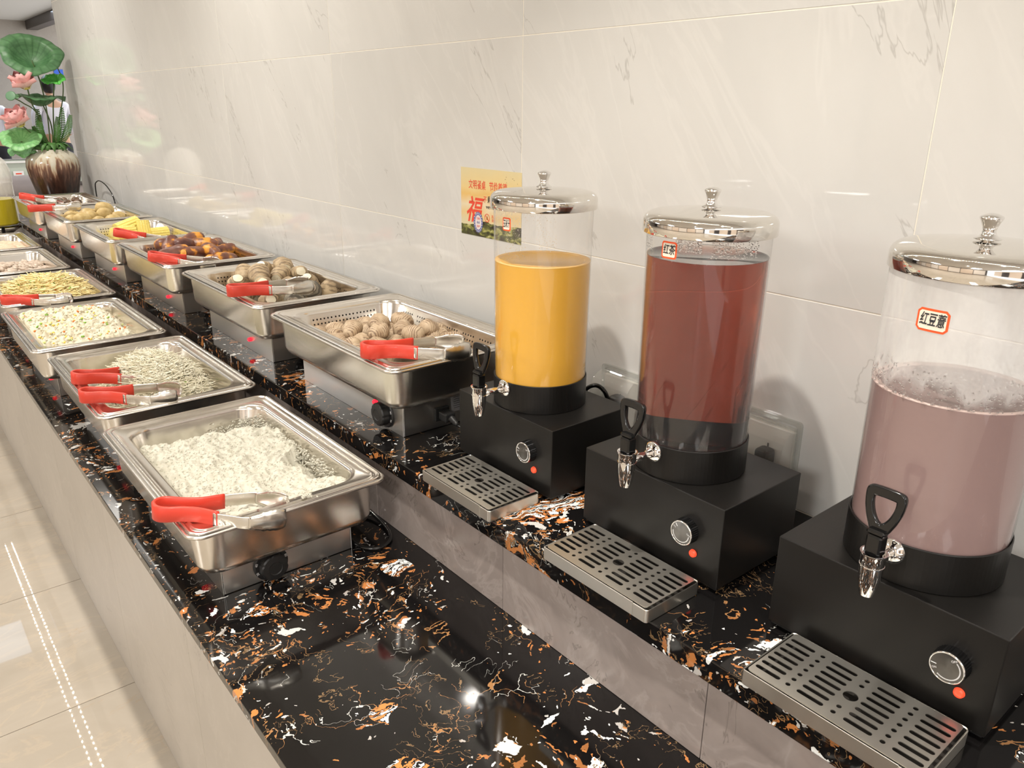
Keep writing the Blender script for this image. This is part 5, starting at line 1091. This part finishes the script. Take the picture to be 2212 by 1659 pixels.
def leaf(R_, cup, wav, seed, pos, tilt_to, m, sq=1.0):
    o = link('leaf', lotus_leaf(R_, cup, wav, seed, sq), m, plant, pos, smooth=True)
    q = Vector(tilt_to).normalized().to_track_quat('Z', 'Y'); o.rotation_mode = 'QUATERNION'; o.rotation_quaternion = q
    md = o.modifiers.new('s', 'SOLIDIFY'); md.thickness = 0.0012; return o
leaf(0.150, 0.075, 0.07, 1.0, PW_(0.870, 0.252, -0.02), (-0.05, -0.78, 0.62), M['leaf_dark'], 0.90)
leaf(0.135, 0.055, 0.16, 2.2, PW_(0.880, 0.040, 0.02), (0.05, -0.10, 1.0), M['leaf_dark'], 0.8)
leaf(0.100, 0.020, 0.12, 0.4, PW_(0.742, -0.175, -0.05), (-0.15, -0.62, 0.75), M['leaf_light'], 0.85)
leaf(0.062, 0.030, 0.20, 3.0, PW_(0.955, 0.128, -0.03), (-0.35, -0.5, 0.8), M['leaf_bright'], 0.75)
leaf(0.085, 0.020, 0.25, 4.0, PW_(0.760, -0.240, 0.02), (-0.3, -0.3, 1.0), M['leaf_light'], 0.8)
def petal(ln, wd, curl):
    v = []; f = []; nu, nv_ = 8, 6
    for j in range(nv_+1):
        u = j/nv_; w_ = wd*math.sin(PI*min(1, u*0.92+0.08))**0.75*(1-0.15*u)
        for i in range(nu+1): q = i/nu*2-1; v.append((q*w_/2, 0.25*wd*(q*q)-curl*u*u*ln, u*ln))
    for j in range(nv_):
        for i in range(nu): f.append((j*(nu+1)+i, j*(nu+1)+i+1, (j+1)*(nu+1)+i+1, (j+1)*(nu+1)+i))
    return pyd(v, f)
def flower(pos, axis, s):
    fl = link('flower', lathe([(0, 0), (0.012*s, 0.002), (0.016*s, 0.014*s), (0, 0.016*s)], 20), simple('lotus_centre', (0.72, 0.62, 0.16), 0.5), plant, pos, smooth=True)
    fl.rotation_mode = 'QUATERNION'; fl.rotation_quaternion = Vector(axis).normalized().to_track_quat('Z', 'Y')
    for ring, (n_, open_, ln) in enumerate(((5, 0.28, 0.060), (5, 0.62, 0.074), (4, 1.05, 0.070))):
        me = petal(ln*s, 0.062*s, 0.10)
        for k in range(n_):
            a = 2*PI*(k+0.5*ring)/n_; o = link('petal', me if k else me, None if k else M['petal'], fl, (0, 0, 0.003)); o.rotation_euler = (Matrix.Rotation(a, 3, 'Z') @ Matrix.Rotation(open_, 3, 'X')).to_euler(); 
            for p_ in me.polygons: p_.use_smooth = True
    return fl
flower(PW_(0.820, 0.070, -0.05), (-0.35, -0.25, 1.0), 1.35)
flower(PW_(0.765, -0.115, -0.04), (-0.55, -0.35, 0.9), 1.45)
def stem(pts, r=0.0035, name='stem', m_='stem'): return link(name, tube(catmull(pts, 6), r, 7), M[m_], plant, smooth=True)
O_ = Vector((0, 0, -0.02))
stem([O_+Vector((0.0, 0, 0)), PW_(0.900, -0.05, 0), PW_(0.895, 0.10, 0), PW_(0.872, 0.215, 0)])
stem([O_+Vector((0.01, 0, 0)), PW_(0.91, -0.12, 0), PW_(0.89, -0.01, 0.01)])
stem([O_+Vector((-0.02, 0, 0)), PW_(0.86, -0.10, -0.02), PW_(0.83, 0.0, -0.03), PW_(0.820, 0.07, -0.05)])
stem([O_+Vector((-0.03, 0, 0)), PW_(0.83, -0.17, -0.03), PW_(0.80, -0.15, -0.03), PW_(0.766, -0.115, -0.04)])
stem([O_+Vector((-0.04, 0, 0)), PW_(0.81, -0.22, -0.03), PW_(0.742, -0.195, -0.05)])
stem([O_+Vector((0.03, 0, 0)), PW_(0.95, -0.10, 0.0), PW_(0.99, 0.03, 0.0), PW_(1.003, 0.12, 0.0), PW_(0.985, 0.20, 0.0)], 0.003)
stem([O_+Vector((0.02, 0, 0)), PW_(0.93, -0.05, 0.0), PW_(0.955, 0.10, -0.02)])
stem([O_+Vector((-0.01, 0, 0)), PW_(0.85, -0.06, -0.02), PW_(0.79, 0.0, -0.03), PW_(0.752, 0.025, -0.03)], 0.003)
pod = link('seed_pod', lathe([(0.004, 0), (0.010, 0.010), (0.024, 0.030), (0.026, 0.034), (0.022, 0.036), (0, 0.035)], 24, True), simple('seed_pod_green', (0.10, 0.22, 0.12), 0.5), plant, PW_(0.752, 0.022, -0.03), smooth=True); pod.rotation_euler = (0.9, -0.9, 0)
def fern(base, tip, bend_, seed):
    base, tip = Vector(base), Vector(tip); mid = (base+tip)/2+Vector(bend_); ax = catmull([base, mid, tip], 12); v = []; f = []; r = random.Random(seed); n = len(ax)
    for i in range(n-1):
        for s in (1, -1):
            t = (ax[i+1]-ax[i]).normalized(); side = t.cross(Vector((0, -1, 0.15))).normalized()*s; w_ = 0.020*math.sin(PI*(0.12+0.8*i/n)); p = ax[i]; b_ = len(v)
            v += [p, p+t*0.006, p+side*w_+t*0.010+Vector((0, -0.004, 0)), p+side*w_*0.8+t*0.002]; f.append((b_, b_+1, b_+2, b_+3))
    o = link('fern_frond', pyd(v, f), M['fern'], plant); md = o.modifiers.new('s', 'SOLIDIFY'); md.thickness = 0.001
    link('midrib', tube(ax, 0.0016, 5), M['stem'], o)
for k, (bx, tx, tz, bd) in enumerate(((-0.02, 0.855, -0.03, (-0.01, 0, 0)), (0.0, 0.86, -0.06, (-0.025, -0.02, 0)), (0.03, 0.975, -0.02, (0.01, 0, 0)), (0.035, 1.012, -0.06, (0.01, -0.02, 0)), (0.02, 0.945, -0.07, (0.0, -0.03, 0)), (-0.03, 0.82, -0.12, (0, 0, 0)))):
    fern((bx, -0.01, 0.0), PW_(tx, tz, -0.01), bd, k)
moss = []
for k in range(34):
    a = k*2.39996; rad = 0.075*math.sqrt((k+1)/34); moss.append((*blob(rad*math.cos(a), rad*math.sin(a), 0.006+0.012*random.Random(k).random(), 0.022, 0.020, 0.016, k, a, 10, 6, 0.5), 0))
vv = np.concatenate([q[0] for q in moss]); offs = np.cumsum([0]+[len(q[0]) for q in moss[:-1]]); ff = np.concatenate([q[1]+o_ for q, o_ in zip(moss, offs)])
ms_ = link('moss_filling', nmesh(vv, ff), M['fern'], plant, smooth=True); ms_['kind'] = 'stuff'
for k in range(7):   # broad leaves drooping over the rim
    a = -PI/2+(k-3)*0.55; d = Vector((math.cos(a), math.sin(a), 0)); v = []; f = []
    for j in range(7):
        u = j/6; c = d*(0.03+0.085*u)+Vector((0, 0, 0.012+0.03*math.sin(u*PI)-0.022*u)); s_ = Vector((-d.y, d.x, 0))*0.018*math.sin(PI*(0.1+0.88*u)); v += [c-s_, c+s_]
    for j in range(6): f.append((2*j, 2*j+1, 2*j+3, 2*j+2))
    o = link('rim_leaf', pyd(v, f), M['fern'], plant, smooth=True); md = o.modifiers.new('s', 'SOLIDIFY'); md.thickness = 0.001

# ------------------------------------------------------------------ domed yellow juice dispenser at the far end
JX, JY = 0.560, 5.02
jd = thing('domed_juice_dispenser', 'domed clear dispenser of yellow juice beyond the far end of the lower pans', 'drink dispenser', (JX, JY, ZL))
link('base', box((0.17, 0.20, 0.06), 0.006, 2, (0, 0, 0.045)), M['chrome'], jd)
for sx in (-1, 1):
    for sy in (-1, 1): link('foot', lathe([(0.012, 0), (0.013, 0.002), (0.010, 0.016), (0, 0.016)], 16, True), M['black_matte'], jd, (sx*0.065, sy*0.08, 0))
link('collar', lathe([(0.05, 0.075), (0.060, 0.078), (0.062, 0.10), (0.085, 0.118), (0.10, 0.125), (0.10, 0.135), (0, 0.135)], 40, True), M['steel_tong'], jd, smooth=True)
link('bowl', lathe([(0.06, 0.140), (0.098, 0.143), (0.101, 0.150), (0.101, 0.36), (0.103, 0.365), (0.103, 0.372), (0.100, 0.375)], 48), M['glass_dome'], jd, smooth=True)
link('dome_lid', lathe([(0.104, 0.372), (0.104, 0.390), (0.100, 0.43), (0.086, 0.475), (0.058, 0.505), (0.028, 0.517), (0, 0.520)], 48), M['glass_dome'], jd, smooth=True)
sp_ = link('spout', tube([(0.0, -0.10, 0.105), (0.0, -0.13, 0.10), (0.0, -0.138, 0.075)], 0.009, 12), M['chrome'], jd, smooth=True)
link('spout_lever', box((0.016, 0.010, 0.05), 0.003, 2, (0, -0.138, 0.125)), M['black_gloss'], jd)
yl = tag(link('yellow_juice', lathe([(0, 0.147), (0.09, 0.147), (0.0985, 0.155), (0.0985, 0.282), (0, 0.282)], 48), M['yellow_juice'], None, (JX, JY, ZL), smooth=False), 'opaque yellow juice in the domed dispenser at the far end', 'drink')

# ------------------------------------------------------------------ room beyond
M['counter2'] = simple('pale_green_tray', (0.50, 0.56, 0.50), 0.35); M['grey_cloth'] = simple('grey_upholstery', (0.30, 0.27, 0.28), 0.8)
sc_ = thing('serving_counter', 'grey serving counter beyond the end of the tiled wall', 'counter', (1.62, 9.35, 0))
link('counter_body', box((1.7, 0.62, 0.60), 0.005, 1, (0, 0, 0.30)), simple('counter2_front', (0.33, 0.29, 0.28), 0.4), sc_); link('countertop', box((1.76, 0.68, 0.03), 0.004, 1, (0, 0, 0.615)), M['dark_trim'], sc_)
for i, (x, lb) in enumerate(((1.25, 'left pale green food box with a white rim on the far counter, beside the vase'), (1.86, 'right pale green food box with a white rim on the far counter, behind the vase'))):
    t = thing('food_box', lb, 'container', (x, 9.3, 0.63), group='pale green food boxes')
    v, f, K = rloft([(0.20, 0.17, 0.03, 0), (0.215, 0.185, 0.03, 0.20), (0.20, 0.17, 0.03, 0.20), (0.19, 0.16, 0.03, 0.02)], 5, True, True); link('box_body', pyd(v, f), M['counter2'], t)
    v, f, K = rloft([(0.212, 0.182, 0.03, 0.195), (0.235, 0.205, 0.035, 0.197), (0.235, 0.205, 0.035, 0.212), (0.205, 0.175, 0.03, 0.212)], 5, False, False); link('rim', pyd(v, f), M['print_white'], t)
    link('price_card', box((0.09, 0.002, 0.06), 0, 1, (0.02, -0.186, 0.09)), M['print_white'], t)
    c_ = bpy.data.objects[t.name]; link('card_mark', box((0.05, 0.001, 0.012), 0, 1, (0.02, -0.1875, 0.095)), M['print_red'], t)
    fd = nmesh(*[np.concatenate([blob(0.05*math.cos(k*2.4)*(k % 5)*0.7, 0.045*math.sin(k*2.4)*(k % 5)*0.7, 0.15, 0.04, 0.035, 0.03, k, k, 8, 6)[0] for k in range(14)]), np.concatenate([blob(0, 0, 0, 1, 1, 1, 0, 0, 8, 6)[1]+k*56-0+k*7 for k in range(14)])]) if False else None
    parts = [(*blob(0.035*math.cos(k*2.4)*(1+k % 4), 0.03*math.sin(k*2.4)*(1+k % 4), 0.155+0.01*math.sin(k), 0.04, 0.035, 0.03, k, k, 8, 6), 0) for k in range(22)]
    vs = np.concatenate([q[0] for q in parts]); of = np.cumsum([0]+[len(q[0]) for q in parts[:-1]]); fs = np.concatenate([q[1]+o_ for q, o_ in zip(parts, of)])
    o = link('steamed_buns', nmesh(vs, fs), M['yam_cut'], None, (x, 9.3, 0.63), smooth=True); tag(o, 'pale yellow food heaped in the '+('left' if i == 0 else 'right')+' far food box', 'food', None, 'stuff')
st_ = thing('round_stool', 'rounded grey upholstered stool seen between the vase and domed dispenser', 'stool', (1.02, 6.9, 0))
link('seat', lathe([(0, 0.86), (0.15, 0.86), (0.20, 0.845), (0.215, 0.80), (0.20, 0.74), (0.05, 0.72), (0, 0.72)], 40), M['grey_cloth'], st_, smooth=True); link('post', lathe([(0.025, 0.02), (0.025, 0.72)], 16), M['chrome'], st_); link('foot_disc', lathe([(0.2, 0), (0.2, 0.01), (0.03, 0.03), (0, 0.03)], 32, True), M['chrome'], st_)
sgn = thing('blue_sign', 'small blue and white sign on the far wall above the lotus leaf', 'sign', (2.985, 15.33, CAMZ+0.445)); link('sign_board', box((0.15, 0.012, 0.16), 0.003, 1), simple('sign_blue', (0.03, 0.12, 0.62), 0.5), sgn); link('white_mark', plate([(-0.04, -0.05), (0.0, -0.01), (0.0, 0.02), (0.05, -0.02), (0.03, -0.05)], [], 0.002), M['print_white'], sgn, (0, -0.008, 0.02), (PI/2, 0, 0))
M['skin'] = simple('skin', (0.55, 0.33, 0.22), 0.5, Subsurface_Weight=0.1); M['hair'] = simple('black_hair', (0.008, 0.007, 0.007), 0.45); M['shirt'] = simple('white_shirt', (0.70, 0.69, 0.76), 0.7); M['trousers'] = simple('dark_navy_trousers', (0.015, 0.016, 0.024), 0.7)
def skin_obj(name, verts, edges, radii, m_, parent, root=0, sub=2):
    me = bpy.data.meshes.new('mesh'); me.from_pydata(verts, edges, []); o = link(name, me, m_, parent); o.modifiers.new('sk', 'SKIN')
    for i, r in enumerate(radii): me.skin_vertices[0].data[i].radius = r if isinstance(r, tuple) else (r, r)
    me.skin_vertices[0].data[root].use_root = True
    s = o.modifiers.new('su', 'SUBSURF'); s.levels = sub; s.render_levels = sub
    mesh = bpy.data.meshes.new_from_object(o.evaluated_get(bpy.context.evaluated_depsgraph_get())) if False else None
    bpy.context.view_layer.update(); mesh = bpy.data.meshes.new_from_object(o.evaluated_get(bpy.context.evaluated_depsgraph_get())); o.modifiers.clear(); o.data = mesh
    if not mesh.materials: mesh.materials.append(m_)
    for p in mesh.polygons: p.use_smooth = True
    return o
def person(label, loc, yaw, k=1.0):
    t = thing('person', label, 'person', loc, (0, 0, yaw)); t.scale = (k, k, k)
    # back towards -Y; standing, arms bent forward (towards +Y)
    V = [(0, 0, 0.95), (0, 0.01, 1.12), (0, 0, 1.30), (0, 0.0, 1.42), (0, 0.01, 1.50), (0, 0.02, 1.60)]; E = [(0, 1), (1, 2), (2, 3), (3, 4), (4, 5)]; R_ = [(0.155, 0.11), (0.14, 0.10), (0.165, 0.105), (0.10, 0.075), 0.05, 0.05]
    for s in (-1, 1):
        b0 = len(V); V += [(s*0.15, 0, 1.40), (s*0.22, 0.0, 1.33), (s*0.25, -0.02, 1.10), (s*0.20, 0.20, 1.02), (s*0.16, 0.28, 1.03)]; E += [(3, b0), (b0, b0+1), (b0+1, b0+2), (b0+2, b0+3), (b0+3, b0+4)]; R_ += [0.06, 0.055, 0.042, 0.032, 0.026]
        b1 = len(V); V += [(s*0.085, 0, 0.86), (s*0.095, 0.01, 0.48), (s*0.10, -0.01, 0.09), (s*0.11, 0.10, 0.035)]; E += [(0, b1), (b1, b1+1), (b1+1, b1+2), (b1+2, b1+3)]; R_ += [0.085, 0.055, 0.040, 0.035]
    skin_obj('body', V, E, R_, M['skin'], t)
    # head with face features
    bm = bmesh.new(); bmesh.ops.create_uvsphere(bm, u_segments=24, v_segments=16, radius=1.0)
    for v in bm.verts:
        x, y, z = v.co; v.co = Vector((x*0.076, y*0.095, z*0.118)); 
        if z < -0.2: v.co.x *= 1+(z+0.2)*0.35; v.co.y *= 1+(z+0.2)*0.15
        if y > 0.9 and abs(x) < 0.25 and -0.45 < z < 0.05: v.co.y += 0.022
    hd = bm_mesh(bm); hd.transform(Matrix.Translation((0, 0.025, 1.655))); head = link('head', hd, M['skin'], t, smooth=True)
    for s in (-1, 1):
        link('ear', blob_mesh(s*0.077, 0.02, 1.65, 0.008, 0.018, 0.03), M['skin'], head, smooth=True); link('eye', blob_mesh(s*0.031, 0.107, 1.665, 0.013, 0.008, 0.008), M['hair'], head, smooth=True)
    link('mouth', blob_mesh(0, 0.112, 1.605, 0.022, 0.006, 0.006), simple('lips', (0.45, 0.15, 0.13), 0.5), head)
    bm = bmesh.new(); bmesh.ops.create_uvsphere(bm, u_segments=24, v_segments=16, radius=1.0)
    for v in bm.verts: x, y, z = v.co; v.co = Vector((x*0.086, y*0.100-0.016, z*0.122+0.012)); 
    bmesh.ops.delete(bm, geom=[v for v in bm.verts if v.co.y > 0.045 and v.co.z < 0.06], context='VERTS'); hr = bm_mesh(bm); hr.transform(Matrix.Translation((0, 0.025, 1.665))); link('hair', hr, M['hair'], t, smooth=True)
    V2 = [(0, 0, 0.93), (0, 0.01, 1.12), (0, 0, 1.30), (0, 0.0, 1.43)]; E2 = [(0, 1), (1, 2), (2, 3)]; R2 = [(0.168, 0.125), (0.155, 0.115), (0.178, 0.118), (0.11, 0.085)]
    for s in (-1, 1):
        b0 = len(V2); V2 += [(s*0.15, 0, 1.405), (s*0.225, 0.0, 1.33), (s*0.252, -0.02, 1.10), (s*0.225, 0.10, 1.06)]; E2 += [(3, b0), (b0, b0+1), (b0+1, b0+2), (b0+2, b0+3)]; R2 += [0.072, 0.068, 0.056, 0.048]
    skin_obj('shirt', V2, E2, R2, M['shirt'], t)
    V3 = [(0, 0, 0.98), (0, 0, 0.90)]; E3 = [(0, 1)]; R3 = [(0.165, 0.122), (0.17, 0.125)]
    for s in (-1, 1): b1 = len(V3); V3 += [(s*0.09, 0, 0.82), (s*0.097, 0.01, 0.48), (s*0.10, -0.01, 0.10)]; E3 += [(1, b1), (b1, b1+1), (b1+1, b1+2)]; R3 += [0.10, 0.072, 0.06]
    skin_obj('trousers', V3, E3, R3, M['trousers'], t)
    for s in (-1, 1):
        link('shoe', blob_mesh(s*0.108, 0.045, 0.04, 0.048, 0.135, 0.04), M['hair'], t, smooth=True)
        hm = [(0, 0, 0), (0, 0.045, 0), (0, 0.085, -0.004)]; vs = [Vector((s*0.155, 0.29, 1.03))+Vector(q) for q in hm[:2]]; es = [(0, 1)]; rs = [(0.026, 0.016), (0.036, 0.014)]
        for k_, fx in enumerate((-0.027, -0.009, 0.009, 0.027)):
            b_ = len(vs); ln = (0.060, 0.070, 0.066, 0.052)[k_]; vs += [vs[1]+Vector((fx, 0.022, 0)), vs[1]+Vector((fx*1.15, 0.022+ln*0.5, -0.004)), vs[1]+Vector((fx*1.15, 0.018+ln, -0.022))]; es += [(1, b_), (b_, b_+1), (b_+1, b_+2)]; rs += [0.0095, 0.0085, 0.0075]
        b_ = len(vs); vs += [vs[0]+Vector((-s*0.032, 0.020, 0)), vs[0]+Vector((-s*0.046, 0.048, -0.008))]; es += [(0, b_), (b_, b_+1)]; rs += [0.011, 0.009]
        skin_obj('hand', vs, es, rs, M['skin'], t, 0, 1)
    return t
def blob_mesh(cx, cy, cz, rx, ry, rz): v, f = blob(cx, cy, cz, rx, ry, rz, 1.0, 0, 14, 9, 0.0); return nmesh(v, f)
person('person with black hair in white shirt and dark trousers standing behind the lotus', (2.19, 12.0, 0), 0.25, 0.955)
person('person in a white shirt cut off by the left picture edge, far behind', (1.50, 12.2, 0), -0.3, 0.92)
